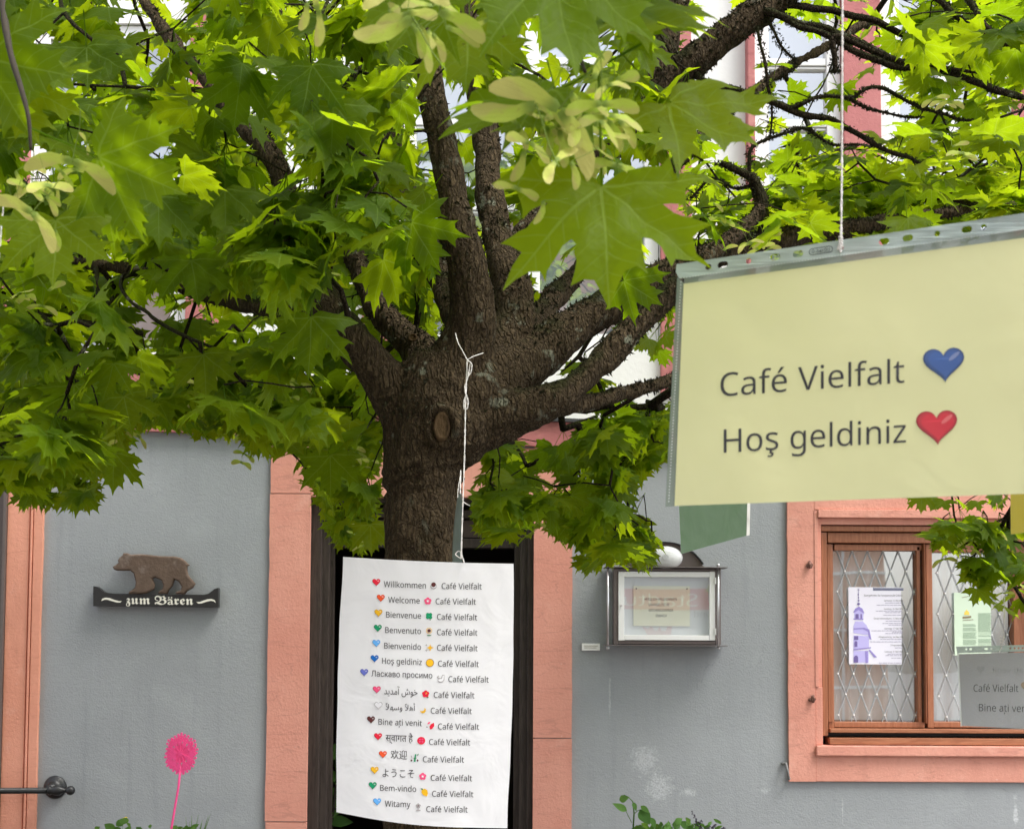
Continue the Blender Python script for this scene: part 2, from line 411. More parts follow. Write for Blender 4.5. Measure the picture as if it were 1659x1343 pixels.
M['strip'] = film('white_punched_strip', (.42, .50, .47), .97, .6, .12)
M['weld'] = film('weld_dots', (.80, .85, .82), .8, .3, .4)
M['string'] = simple('white_string', (.76, .73, .70), .8, .1, 60, .6, 500)
M['pane'] = glass('window_glass', .42)
M['case_glass'] = glass('case_glass', .21)
M['lead'] = simple('white_lattice_bar', (.42, .44, .46), .3, .05, 10, 0)
M['curtain'] = simple('pale_curtain', (.86, .89, .89), .9, .1, 6, .3, 12, .1, 0, (6, 1, .4))
M['pinkmetal'] = simple('neon_pink_metal', (.97, .085, .30), .6, .05, 10, .05)
M['bark'] = bark_mat('maple_bark', .30)
M['mossbark'] = bark_mat('mossy_branch_bark', .50, (.016, .011, .007), (.070, .050, .030), 1.6)
M['twig'] = simple('twig_bark', (.030, .022, .015), .85, .4, 40, .3)
M['moss'] = simple('dark_moss', (.030, .030, .011), .95, .5, 60, .2)
M['scar'] = simple('cut_branch_wood', (.085, .055, .028), .9, .5, 90, 1.0, 260, .1, 0, (1, 1, .4), dirt=(.03, .02, .012))
M['bright_leafstalk'] = simple('red_brown_shoot', (.028, .020, .010), .85, .3, 30, .2)
M['leaf'] = leaf_mat('maple_leaf', (.042, .080, .004), (.42, .59, .006), True, .55)
M['herbleaf'] = leaf_mat('herb_leaf', (.07, .16, .04), (.22, .42, .06), False, .35)
M['glossyleaf'] = leaf_mat('shrub_leaf', (.09, .20, .055), (.2, .4, .08), False, .3)
M['samara'] = samara_mat()
M['petal'] = ink('yellow_petal', (.85, .60, .02))
M['lavender'] = simple('dark_flower_spike', (.05, .04, .06), .8, .3, 30, 0)

# ------------------------------------------------------------------ setting
bm = bmesh.new(); box(bm, -60, 60, -60, 60, -.2, 0)
g = obj('ground', bm, simple('paving', (.13, .125, .12), .85, .2, 2, .6, 30)); g['kind'] = 'structure'
bm = bmesh.new(); box(bm, -3.2, 3.2, 4.15, 4.98, -.01, .12)
g = obj('flower_bed_soil', bm, simple('soil', (.045, .032, .022), .95, .4, 12, .9, 30)); g['kind'] = 'structure'

# ------------------------------------------------------------------ the house
H = thing('house', 'old house with grey plastered ground floor, painted sandstone surrounds and white upper floor', 'house', (0, WALL, 0))
def grid_wall(name, x0, x1, z0, z1, holes, mat, front, depth=.35):
    """wall slab with rectangular openings (x0,x1,z0,z1 each) and their reveals"""
    xs = sorted({x0, x1} | {v for h in holes for v in h[:2]}); zs = sorted({z0, z1} | {v for h in holes for v in h[2:]})
    xs = [v for v in xs if x0 <= v <= x1]; zs = [v for v in zs if z0 <= v <= z1]
    bm = bmesh.new()
    def solid(i, j):
        if i < 0 or j < 0 or i >= len(xs) - 1 or j >= len(zs) - 1: return False
        cx, cz = (xs[i] + xs[i + 1]) / 2, (zs[j] + zs[j + 1]) / 2
        return not any(h[0] < cx < h[1] and h[2] < cz < h[3] for h in holes)
    yb = front + depth
    for i in range(len(xs) - 1):
        for j in range(len(zs) - 1):
            if not solid(i, j): continue
            a, b, c, d = xs[i], xs[i + 1], zs[j], zs[j + 1]
            def q(*p): bm.faces.new([bm.verts.new(v) for v in p])
            q((a, front, c), (b, front, c), (b, front, d), (a, front, d))
            q((b, yb, c), (a, yb, c), (a, yb, d), (b, yb, d))
            if not solid(i - 1, j): q((a, yb, c), (a, front, c), (a, front, d), (a, yb, d))
            if not solid(i + 1, j): q((b, front, c), (b, yb, c), (b, yb, d), (b, front, d))
            if not solid(i, j - 1): q((a, yb, c), (b, yb, c), (b, front, c), (a, front, c))
            if not solid(i, j + 1): q((a, front, d), (b, front, d), (b, yb, d), (a, yb, d))
    bmesh.ops.remove_doubles(bm, verts=bm.verts, dist=1e-5)
    return obj(name, bm, mat, H)
ZB = Z(690)                                     # string course height
dx0, dx1 = X(500, 1100), X(864, 1100); dz = Z(806, 680)
wx0, wx1, wz0, wz1 = X(1331), X(1684), Z(1207, 1500), Z(851, 1500)
lx1 = X(8, 1100)
grid_wall('wall', -5, 6, 0, ZB, [(dx0 - .01, dx1 + .01, -1, dz + .01), (wx0 - .012, wx1 + .012, wz0 - .012, wz1 + .012), (lx1 - .9, lx1 - .0, -1, Z(640))], M['stucco'], WALL)
# upper windows: (x0,x1) in px at y=250 , z from/to
def ux(px): return X(px, 250)
upw = [(ux(50), ux(300), Z(585), Z(40)), (ux(650), ux(1068), Z(560), Z(-120)), (ux(1226), ux(1366), Z(560), Z(-120)), (ux(1440), ux(1640), Z(560), Z(-120))]
grid_wall('upper_wall', -5, 6, ZB, 7.2, [(a - .004, b + .004, c - .004, d + .004) for a, b, c, d in upw], M['white_plaster'], WALL + .015)
bm = bmesh.new()
r = [(-5.3, 4.5, 7.2), (6.3, 4.5, 7.2), (6.3, 9.5, 11.5), (-5.3, 9.5, 11.5)]
for dzv in (0,): bm.faces.new([bm.verts.new(p) for p in r])
bmesh.ops.solidify(bm, geom=bm.faces[:], thickness=.15)
obj('roof', bm, simple('roof_tiles', (.22, .07, .05), .8, .3, 12, .5), H)
# string course: sloping slightly like the old masonry
bm = bmesh.new(); a = W(-400, 636); b = W(2000, 728)
for (h0, h1, d) in ((-.095, 0.0, .028),):
    vs = []
    for y in (WALL - d, WALL + .0):
        for (x, z) in ((a.x, a.z + h0), (b.x, b.z + h0), (b.x, b.z + h1), (a.x, a.z + h1)): vs.append(bm.verts.new((x, y, z)))
    for f in ((0, 1, 2, 3), (7, 6, 5, 4), (0, 4, 5, 1), (3, 2, 6, 7), (1, 5, 6, 2), (0, 3, 7, 4)): bm.faces.new([vs[i] for i in f])
bmesh.ops.recalc_face_normals(bm, faces=bm.faces[:])
obj('string_course', bm, M['red_paint'], H)
bm = bmesh.new(); vs = []
for y in (WALL - .045, WALL + .0):
    for (x, z) in ((a.x, a.z + .001), (b.x, b.z + .001), (b.x, b.z + .014), (a.x, a.z + .014)): vs.append(bm.verts.new((x, y, z)))
for f in ((0, 1, 2, 3), (7, 6, 5, 4), (0, 4, 5, 1), (3, 2, 6, 7), (1, 5, 6, 2), (0, 3, 7, 4)): bm.faces.new([vs[i] for i in f])
bmesh.ops.recalc_face_normals(bm, faces=bm.faces[:])
obj('flashing', bm, M['zinc'], H)
# painted stone jambs of the door, block by block with open joints
def blocks(xa, xb, ys, d, mat, pxm, bev=.003):
    for i in range(len(ys) - 1):
        bm = bmesh.new(); z1, z0 = Z(ys[i], pxm) - .0018, Z(ys[i + 1], pxm) + .0018
        n = 14; x0, x1 = xa, xb
        # front sheet with slightly uneven edges
        rough_slab(bm, x0, x1, WALL - d - rng.uniform(0, .0015), WALL + .01, z0, z1, pxm < 600, pxm > 600)
        obj('stone_block', bm, mat, H, origin=((x0 + x1) / 2, WALL - d, z0))
blocks(X(434, 1100), dx0 - .0, [722, 800, 1330, 1720], .012, M['pink'], 468)
blocks(dx1, X(926, 1100), [722, 790, 1195, 1720], .012, M['pink'], 895)
bm = bmesh.new(); box(bm, dx0, dx1, WALL - .010, WALL + .06, dz, Z(726, 680), .003); obj('stone_lintel', bm, M['pink'], H)
bm = B(((434, 1100), (500, 1101), 0, .0))
bm.free()
# left opening surround with its moulded edge
bm = bmesh.new()
zt = Z(722, 40)
box(bm, lx1 - .0, X(44, 1100), WALL - .016, WALL + .02, 0, zt, .003)
box(bm, X(44, 1100) , X(47, 1100), WALL - .006, WALL + .02, 0, zt)
box(bm, X(47, 1100), X(50, 1100), WALL - .024, WALL + .02, 0, zt, .001)
box(bm, X(50, 1100), X(52, 1100), WALL - .010, WALL + .02, 0, zt)
rough_slab(bm, X(52, 1100), X(65, 1100), WALL - .020, WALL + .02, 0, zt, False, True)
obj('door_surround', bm, M['pink_left'], H)
bm = bmesh.new(); box(bm, lx1 - .9, lx1 - .012, WALL + .03, WALL + .07, 0, Z(645)); box(bm, lx1 - .012, lx1 - .001, WALL - .03, WALL + .07, 0, Z(748, 5)); obj('shutter_door', bm, simple('grey_brown_door', (.12, .095, .085), .6, .2, 6, .2), H)
# door frame: stepped dark profiles
DF = obj('door_frame', B(((500.5, 806.5), (509, 1720), -.12, -.02), ((511, 815), (521, 1720), -.085, -.045), ((509, 806.5), (855, 814), -.13, -.03),
                         ((522, 822), (527, 1720), -.11, -.085), ((855.5, 806.5), (863.5, 1720), -.12, -.02), ((843, 815), (854, 1720), -.085, -.045), ((834, 822), (842, 1720), -.11, -.085), ((528, 822), (833, 836), -.17, -.075), bevel=.0025), M['dark_frame'], H)
obj('transom', B(((528, 868), (833, 885), -.17, -.09), bevel=.002), M['dark_frame'], H)
obj('transom_panel', B(((528, 837), (833, 867), -.15, -.12)), simple('brown_panel', (.075, .05, .04), .6, .2, 5, .1), H)
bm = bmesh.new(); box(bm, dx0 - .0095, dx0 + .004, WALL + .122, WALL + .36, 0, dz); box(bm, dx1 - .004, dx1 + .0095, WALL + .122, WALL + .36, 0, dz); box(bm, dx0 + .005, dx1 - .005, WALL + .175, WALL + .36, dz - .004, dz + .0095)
obj('reveal_shade_boards', bm, M['dark'], H)  # near-black boards added so the lit door reveals read as shade
# dark hall behind the open door
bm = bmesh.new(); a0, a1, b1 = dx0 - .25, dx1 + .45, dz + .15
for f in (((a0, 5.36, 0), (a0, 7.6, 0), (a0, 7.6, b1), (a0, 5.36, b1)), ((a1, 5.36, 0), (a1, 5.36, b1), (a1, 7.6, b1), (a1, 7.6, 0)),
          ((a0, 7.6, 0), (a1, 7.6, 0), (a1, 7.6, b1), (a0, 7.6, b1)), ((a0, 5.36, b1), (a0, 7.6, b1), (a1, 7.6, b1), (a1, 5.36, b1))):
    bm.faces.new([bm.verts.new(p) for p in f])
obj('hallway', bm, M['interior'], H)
bm = bmesh.new(); box(bm, X(640, 1100) * 1.2, X(655, 1100) * 1.2, 6.4, 6.44, 0, dz); obj('inner_post', bm, M['dark_frame'], H)

bm = bmesh.new()
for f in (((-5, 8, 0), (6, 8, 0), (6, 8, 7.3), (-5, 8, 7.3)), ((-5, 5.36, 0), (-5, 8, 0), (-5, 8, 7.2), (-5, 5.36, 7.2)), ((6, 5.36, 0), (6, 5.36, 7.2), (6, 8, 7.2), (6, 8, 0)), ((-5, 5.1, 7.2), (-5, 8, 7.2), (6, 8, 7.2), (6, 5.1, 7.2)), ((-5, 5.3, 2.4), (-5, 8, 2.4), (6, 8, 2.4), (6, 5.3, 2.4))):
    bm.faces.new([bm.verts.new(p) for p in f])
obj('unseen_inner_walls', bm, M['interior'], H)  # unseen shell, added to keep sky light from leaking into the rooms
# lower right window
WIN = thing('tmpwin', '', '') ; WIN.name = 'window'; del WIN['label']; del WIN['category']
WIN.parent = H; WIN.location = Vector(((wx0 + wx1) / 2, WALL, wz0)) - H.location
def wpart(name, bxs, mat, bev=.002): return obj(name, B(*bxs, bevel=bev), mat, WIN)
# stone surround with stepped, stop-chamfered inner edge
so0 = X(1276, 1040); st = Z(718, 1500); sb = Z(1266, 1500)
bm = bmesh.new()
rough_slab(bm, so0, X(1319, 1040), WALL - .014, WALL + .02, sb, st, True, False)
box(bm, X(1319, 1040), X(1325, 1040), WALL - .0165, WALL + .02, Z(1112, 1320), Z(827, 1320), .001)
box(bm, X(1325, 1040), wx0, WALL - .006, WALL + .05, Z(1112, 1320), Z(840, 1320), .002)
box(bm, X(1319, 1040), wx0, WALL - .012, WALL + .05, wz0, Z(1112, 1320), .003)
box(bm, X(1319, 1040), X(1760), WALL - .014, WALL + .02, Z(827, 1500), st, .003)
box(bm, X(1325, 1040), X(1760), WALL - .024, WALL + .02, Z(840, 1500), Z(827, 1500), .002)
box(bm, wx0, wx1, WALL - .004, WALL + .05, wz1 + .001, Z(840, 1500), .002)
box(bm, X(1319, 1040), X(1760), WALL - .030, WALL + .06, Z(1224, 1500), wz0 - .001, .004)
box(bm, X(1319, 1040), X(1760), WALL - .013, WALL + .02, sb, Z(1224, 1500), .003)
box(bm, wx1, X(1760), WALL - .014, WALL + .05, wz0, Z(840, 1500), .003)
obj('stone_surround', bm, M['pink'], WIN)
wpart('frame', [((1331, 851.5), (1684, 862), -.06, -.006), ((1331.5, 862), (1343, 1192), -.07, -.01), ((1343, 862), (1684, 880), -.08, -.02), ((1343, 880), (1353, 1170), -.08, -.03), ((1672, 862), (1683.5, 1192), -.07, -.01)], M['wood'])
bm = bmesh.new(); ya, yb_ = WALL + .086, WALL + .10
for (a_, b_, c_, d_) in ((wx0 - .011, wx1 + .011, wz0 - .011, wz0 + .09), (wx0 - .011, wx1 + .011, wz1 - .085, wz1 + .011), (wx0 - .011, wx0 + .055, wz0 + .09, wz1 - .085), (wx1 - .085, wx1 + .011, wz0 + .09, wz1 - .085)): box(bm, a_, b_, ya, yb_, c_, d_)
obj('gap_backing', bm, M['dark_frame'], WIN)  # dark ring added behind the frame to block the bright gaps
wpart('sill', [((1343, 1194.5), (1683, 1207), -.07, .012), ((1345, 1180), (1683, 1188), -.07, .004)], M['woodx'])
wpart('seal', [((1344, 1188.2), (1683, 1194.2), -.09, -.05)], M['slot'], 0)
S1 = wpart('sash', [((1344, 880.5), (1355.5, 1180), -.085, -.035), ((1489.5, 884), (1498.5, 1172), -.085, -.035), ((1355.5, 880.5), (1498.5, 891), -.085, -.035), ((1355.5, 1170), (1503, 1179.5), -.085, -.035)], M['wood'])
wpart('centre_post', [((1499, 880.5), (1504, 1172), -.075, -.012)], M['wood'])
S2 = wpart('sash', [((1504.5, 880.5), (1518, 1179.5), -.085, -.033), ((1646, 880.5), (1671.5, 1179.5), -.085, -.033), ((1518, 880.5), (1646, 894), -.085, -.033), ((1518, 1170), (1646, 1179.5), -.085, -.033)], M['wood'])
obj('pane', fsheet((1355.3, 890.8), (1489.7, 1170.2), -.064), M['pane'], WIN)
obj('pane', fsheet((1517.8, 893.8), (1646.2, 1170.2), -.064), M['pane'], WIN)
# white diamond lattice with round clips between the panes
def lattice(x0, x1, y0, y1, off):
    bm = bmesh.new(); a = W(x0, y0, -.057); b = W(x1, y1, -.057)
    L, R, T_, Bm = a.x, b.x, a.z, b.z; dw = 25.2 / 420; dh = 67 / 420
    yy = WALL + .0575; sl_ = dh / dw; nodes = []
    def clip(c, s):
        # line z = c + s*(x-L)
        pts = []
        for x in (L, R):
            z = c + s * (x - L)
            if Bm <= z <= T_: pts.append((x, z))
        for z in (Bm, T_):
            x = L + (z - c) / s
            if L < x < R: pts.append((x, z))
        return pts[:2] if len(pts) >= 2 else None
    for s in (sl_, -sl_):
        k = -30
        while k < 40:
            c = T_ + off * dh + k * dh; k += 1
            q = clip(c, s)
            if q and (Vector(q[0]) - Vector(q[1])).length > .01:
                tube(bm, [(q[0][0], yy, q[0][1]), (q[1][0], yy, q[1][1])], .0017, 6)
    o = obj('lattice', bm, M['lead'], WIN)
    bm = bmesh.new()
    for i in range(-1, 14):
        for j in range(-60, 60):
            x = L + i * dw / 2 ; z = T_ + off * dh + j * dh / 2
            if (i + j) % 2 == 0 and L - .001 <= x <= R and Bm <= z <= T_: cyl_y(bm, (x, 0, z), .0035, yy + .002, yy - .004, 8)
    o = obj('lattice_clips', bm, M['white'], WIN); o['kind'] = 'stuff'
lattice(1356, 1489, 892, 1169, 0); lattice(1518, 1646, 895, 1169, .5)
bm = bmesh.new(); n = 60; cz0, cz1 = wz0 + .02, wz1 - .02
vv = []
for i in range(n + 1):
    x = wx0 + .02 + (wx1 - wx0 - .04) * i / n; y = WALL + .118 + .008 * math.sin(i * 1.25) + .005 * math.sin(i * 2.9)
    vv.append((bm.verts.new((x, y, cz0)), bm.verts.new((x, y, cz1))))
for i in range(n): bm.faces.new((vv[i][0], vv[i + 1][0], vv[i + 1][1], vv[i][1]))
obj('curtain', bm, M['curtain'], WIN, True)

# upper windows
for i, (x0, x1, z0, z1) in enumerate(upw):
    UW = bpy.data.objects.new('upper_window', None); COL.objects.link(UW); UW.parent = H
    UW.location = Vector(((x0 + x1) / 2, WALL, z0)) - H.location
    f = WALL + .03
    bm = bmesh.new(); fw = .055
    box(bm, x0, x0 + fw, f, f + .06, z0, z1, .003); box(bm, x1 - fw, x1, f, f + .06, z0, z1, .003)
    box(bm, x0 + fw, x1 - fw, f, f + .06, z0, z0 + fw, .003); box(bm, x0 + fw, x1 - fw, f, f + .06, z1 - fw, z1, .003)
    if x1 - x0 > .45: box(bm, (x0 + x1) / 2 - .04, (x0 + x1) / 2 + .04, f - .01, f + .06, z0 + fw, z1 - fw, .003)
    for zz in ((Z(92), Z(192), Z(330)) if i else (Z(300),)):
        box(bm, x0 + fw, x1 - fw, f + .005, f + .05, zz - .014, zz + .014, .003)
        box(bm, x0 + fw, x1 - fw, f + .012, f + .05, zz - .026, zz - .017, .002)
    obj('frame', bm, M['white'], UW)
    bm = sheet(x0 + fw * .5, x1 - fw * .5, f + .032, z0 + .02, z1 - .02); obj('pane', bm, M['pane'], UW)
    bm = bmesh.new(); box(bm, x0 + .004, x1 - .004, f + .12, f + .14, z0 + .004, z1 - .004); obj('curtain', bm, simple('blue_grey_curtain', (.42, .46, .52), .9, .1, 4, .2), UW)
    jw = [(ux(305), ux(360), ux(-20), ux(48)), (ux(1070), ux(1120), ux(590), ux(648)), (ux(1367), ux(1428), ux(1209), ux(1221)), (ux(1642), ux(1700), None, None)][i]
    zlo = z0 - .11 if i == 0 else ZB + .12
    bm = bmesh.new(); box(bm, jw[0], jw[1], WALL - .006, WALL + .06, zlo, z1 + .12, .004); obj('stone_jamb', bm, M['red_paint'], UW)
    if jw[2] is not None:
        bm = bmesh.new(); box(bm, jw[2], jw[3], WALL - (.006 if i != 2 else .04), WALL + .06, zlo, z1 + .12, .004); obj('stone_jamb' if i != 2 else 'narrow_jamb', bm, M['red_paint'], UW)
    if i == 0:
        bm = bmesh.new(); box(bm, jw[3], jw[0], WALL - .02, WALL + .06, z0 - .11, z0 - .006, .004); obj('stone_sill', bm, M['red_paint'], UW)

# opposite houses and the banner seen only in reflections
OH = thing('opposite_house', 'beige and pink rendered house across the lane, mirrored in the lower window', 'house', (0, -7, 0))
bm = bmesh.new(); box(bm, -9, 4.95, -9, -7, 0, 7.5); obj('wall', bm, simple('beige_render', (.62, .36, .24), .9, .1, 2, .3, 40), OH)
bm = bmesh.new()
for k in range(5): box(bm, -8.5 + k * 2.1, -7.4 + k * 2.1, -7.0, -6.96, 1.2, 2.7); box(bm, -8.5 + k * 2.1, -7.4 + k * 2.1, -7.0, -6.96, 4.2, 5.7)
obj('window', bm, M['white'], OH)
bm = bmesh.new()
for z in (1.0, 1.75, 2.5, 3.2, 3.9): box(bm, -9, 4.955, -6.995, -6.97, z, z + .035)
box(bm, 4.35, 4.38, -6.995, -6.965, 0, 7.5); obj('plaster_band', bm, M['white'], OH)

# ------------------------------------------------------------------ lettering
def raw_text(body, offset=0.0, res=3):
    c = bpy.data.curves.new('t', 'FONT'); c.body = body; c.resolution_u = res; c.offset = offset
    o = bpy.data.objects.new('t', c); COL.objects.link(o)
    bpy.context.view_layer.update()
    me = bpy.data.meshes.new_from_object(o.evaluated_get(bpy.context.evaluated_depsgraph_get()))
    bpy.data.objects.remove(o); bpy.data.curves.remove(c)
    return me
def hum(s):
    """latin letters in the plain humanist sans alphabet"""
    out = ''
    for c in s.replace('é', 'e').replace('ş', 's').replace('ț', 't\u0326'):
        out += chr(0x1D5A0 + ord(c) - 65) if 'A' <= c <= 'Z' else chr(0x1D5BA + ord(c) - 97) if 'a' <= c <= 'z' else c
    return out
def maxx(me):
    return max((v.co.x for v in me.vertices), default=0)
ACUTE = [(-.075, .585), (-.01, .585), (.135, .765), (.035, .765)]
CEDIL = [(-.03, -.005), (.035, -.005), (.02, -.05), (.075, -.075), (.085, -.13), (.05, -.19), (-.03, -.215), (-.10, -.205), (-.10, -.155), (-.03, -.165), (.01, -.145), (.01, -.115), (-.055, -.095)]
def text_mesh(body, offset=0.0, res=3):
    if all(ord(c) < 0x250 for c in body) and 'ä' not in body:
        me = raw_text(hum(body), offset, res); bm = bmesh.new(); bm.from_mesh(me)
        for k, ch in enumerate(body):
            if ch in 'éş':
                x0 = maxx(raw_text(hum(body[:k]), offset, 1)); x1 = maxx(raw_text(hum(body[:k + 1]), offset, 1)); cx = (x0 + x1) / 2 + .02
                pl = ACUTE if ch == 'é' else CEDIL
                tri = tessellate_polygon([[Vector((p[0], p[1], 0)) for p in pl]]); vs = [bm.verts.new((cx + p[0], p[1], 0)) for p in pl]
                for t in tri: bm.faces.new([vs[q] for q in t])
        bm.to_mesh(me); bm.free(); return me
    return raw_text(body, offset, res)
def put_text(name, body, f, x0, x1, yb, cap, mat, parent, slope=0.0, offset=-.004, res=3, keepw=False, parts=None, halfcut=None):
    """text laid on a surface: f(px,py) -> world; baseline yb at x0, width x0..x1, capital height cap (px)"""
    me = text_mesh(body, offset, res); n = len(me.vertices)
    co = np.empty(n * 3); me.vertices.foreach_get('co', co); co = co.reshape(-1, 3)
    mn, mxx = co[:, 0].min(), co[:, 0].max(); s = (x1 - x0) / (mxx - mn); sy = cap / .69
    for i, v in enumerate(me.vertices):
        x = x0 + (co[i, 0] - mn) * s; y = yb + slope * (x - x0) - co[i, 1] * sy
        v.co = f(x, y)
    return link_mesh(name, me, mat, parent)
def put_poly(bm, f, outline, hole=None):
    loops = [outline] + ([hole] if hole else [])
    tri = tessellate_polygon([[Vector((p[0], p[1], 0)) for p in l] for l in loops])
    flat = [p for l in loops for p in l]; vs = [bm.verts.new(f(*p)) for p in flat]
    for t in tri:
        try: bm.faces.new([vs[i] for i in t])
        except ValueError: pass
def heart(cx, cy, w, h, n=28, rot=0):
    out = []
    for k in range(n):
        t = 2 * math.pi * k / n
        x = 16 * math.sin(t) ** 3 / 32 * w; y = -(13 * math.cos(t) - 5 * math.cos(2 * t) - 2 * math.cos(3 * t) - math.cos(4 * t)) / 29.5 * h - .08 * h
        out.append((cx + x * math.cos(rot) - y * math.sin(rot), cy + x * math.sin(rot) + y * math.cos(rot)))
    return out
_ink = {}
def inkc(col):
    k = tuple(round(c, 3) for c in col)
    if k not in _ink: _ink[k] = ink('print_colour', col)
    return _ink[k]

BN = thing('banner', 'red and grey town banner on poles behind the viewer, mirrored in the notice case', 'banner', (2.0, -3, 0))
def bf(x, z, d=0): return Vector((x, -3 + .0 + d, z))
bm = bmesh.new(); box(bm, .9, 3.2, -3.03, -3.01, 1.45, 2.28); obj('sheet', bm, simple('grey_banner_cloth', (.62, .65, .68), .8, .1, 3, .1), BN)
bm = bmesh.new(); box(bm, .9, 3.2, -3.008, -3.004, 1.925, 2.125); obj('red_stripe', bm, ink('banner_red', (.68, .03, .09)), BN)
bm = bmesh.new(); tube(bm, [(.88, -3.03, 0), (.88, -3.03, 2.32)], .02); tube(bm, [(3.22, -3.03, 0), (3.22, -3.03, 2.32)], .02); obj('pole', bm, M['steel'], BN)
def bfun(off):
    return lambda px, py: Vector((2.0 - (px / 1000.0), -3 + off, 2.0 - py / 1000.0))
put_text('lettering', 'Stadturl', bfun(.004), 160, 1050, 42, 112, M['white'], BN)
put_text('lettering', 'und', bfun(.004), 30, 190, 150, 62, M['black_ink'], BN)
bm = bmesh.new(); q = bfun(.004)
put_poly(bm, q, [(x_ + 90, y_ - 30) for x_, y_ in [(330, 260), (330, 430), (560, 430), (560, 370), (620, 270), (560, 290), (530, 260), (500, 300), (470, 300), (450, 260), (430, 300), (390, 300), (370, 260)]])
obj('castle_emblem', bm, ink('emblem_red', (.5, .03, .07)), BN)

# ------------------------------------------------------------------ bear sign
def cropf(ox, oy, sc, d):
    return lambda x, y: W(ox + x / sc, oy + y / sc, d)
SG = thing('inn_sign', 'black plate lettered zum Bären with a walking bear above, mounted on grey wall', 'sign', W(257, 985))
f0 = lambda x, y: (lambda p: (p.x, p.z))(W(140 + x / 6.9125, 880 + y / 6.9125))
bm = bmesh.new(); prism(bm, [f0(*p) for p in [(108, 482), (150, 490), (180, 512), (210, 540), (250, 558), (350, 566), (800, 574), (1340, 578), (1385, 568), (1425, 540), (1455, 515), (1497, 503), (1495, 720), (108, 705)]], WALL - .004, WALL - .034); obj('plate', bm, M['signblack'], SG)
bear = [(328, 268), (360, 250), (395, 222), (385, 200), (405, 165), (440, 140), (445, 118), (490, 118), (520, 135), (640, 130), (750, 140), (850, 152), (1010, 155), (1080, 170), (1130, 205), (1155, 235), (1178, 250), (1150, 262), (1150, 320), (1165, 370), (1205, 415), (1240, 455), (1215, 500), (1150, 535), (1125, 572), (1025, 568), (1030, 552), (1085, 530), (1095, 490), (1060, 430), (1010, 405), (985, 480), (950, 520), (930, 568), (830, 565), (840, 542), (880, 520), (890, 470), (870, 420), (800, 385), (762, 398), (790, 470), (780, 520), (700, 562), (620, 568), (505, 567), (508, 545), (575, 510), (585, 440), (560, 340), (520, 308), (430, 310), (370, 308), (340, 295)]
c2 = bpy.data.curves.new('bear', 'CURVE'); c2.dimensions = '2D'; c2.fill_mode = 'BOTH'; s_ = c2.splines.new('POLY'); s_.points.add(len(bear) - 1); s_.use_cyclic_u = True
for i, p in enumerate(bear):
    q = f0(*p); s_.points[i].co = (q[0], q[1], 0, 1)
c2.extrude = .004; c2.bevel_depth = .007; c2.bevel_resolution = 3; c2.offset = -.006
oo = bpy.data.objects.new('b', c2); COL.objects.link(oo); bpy.context.view_layer.update()
me = bpy.data.meshes.new_from_object(oo.evaluated_get(bpy.context.evaluated_depsgraph_get())); bpy.data.objects.remove(oo)
me.transform(Matrix.Translation((0, WALL - .030, 0)) @ Matrix.Rotation(math.pi / 2, 4, 'X'))
link_mesh('bear_figure', me, M['bear'], SG)
# leg and shoulder relief
bm = bmesh.new()
def rel(pts, rr):
    tube(bm, [Vector((f0(*p)[0], WALL - .036, f0(*p)[1])) for p in pts], rr, 8)
rel([(640, 250), (640, 400), (600, 500), (560, 545)], [.012, .011, .0085, .007]); rel([(960, 260), (960, 400), (920, 490), (880, 550)], [.0125, .011, .0085, .006]); rel([(1080, 260), (1110, 400), (1170, 460), (1090, 550)], [.011, .010, .008, .006]); rel([(450, 220), (560, 220), (700, 230), (900, 230), (1040, 250)], [.008, .014, .017, .018, .014]); rel([(700, 330), (720, 440), (690, 530)], [.010, .009, .007])
for v in bm.verts: v.co.y = WALL - .038 + (v.co.y - (WALL - .036)) * .18
obj('bear_relief', bm, M['bear'], SG, True)
sf = cropf(140, 880, 6.9125, .0352)
put_text('lettering', '𝖟𝖚𝖒', sf, 445, 715, 678, 92, M['cream_ink'], SG, .01, .004)
put_text('lettering', '𝕭ä𝖗𝖊𝖓', sf, 765, 1198, 684, 92, M['cream_ink'], SG, .006, .006)
bm = bmesh.new()
put_poly(bm, sf, [(165, 645), (180, 618), (215, 608), (260, 612), (320, 635), (370, 648), (398, 645), (380, 662), (340, 662), (290, 648), (240, 632), (205, 630)])
put_poly(bm, sf, [(1230, 655), (1270, 655), (1310, 640), (1360, 625), (1400, 622), (1435, 635), (1450, 668), (1425, 648), (1395, 642), (1340, 655), (1290, 672), (1255, 675)])
obj('flourish', bm, M['cream_ink'], SG)

# ------------------------------------------------------------------ notice case
NC = thing('notice_case', 'glazed white framed notice case with arched top and oval lamp on grey wall', 'notice case', W(1075, 1048))
cf = lambda x, y, d=0: W(960 + x / 6.717, 870 + y / 6.717, d)
def cb(x0, y0, x1, y1, d0, d1): return ((960 + x0 / 6.717, 870 + y0 / 6.717), (960 + x1 / 6.717, 870 + y1 / 6.717), d0, d1)
obj('cabinet', B(cb(215, 352, 262, 1168, .004, .075), cb(1300, 352, 1365, 1168, .004, .075), cb(262, 352, 1300, 385, .004, .075), cb(262, 1125, 1300, 1168, .004, .075), bevel=.002), M['casegrey'], NC)
obj('back_panel', B(cb(262, 385, 1300, 1125, .004, .053)), simple('grey_back_panel', (.72, .72, .73), .7, .05, 4, .1), NC)
obj('shelf_plate', B(cb(115, 336, 1425, 351, .004, .105), bevel=.001), M['casegrey'], NC)
obj('shelf_plate', B(cb(115, 1170, 1425, 1186, .004, .105), bevel=.001), M['casegrey'], NC)
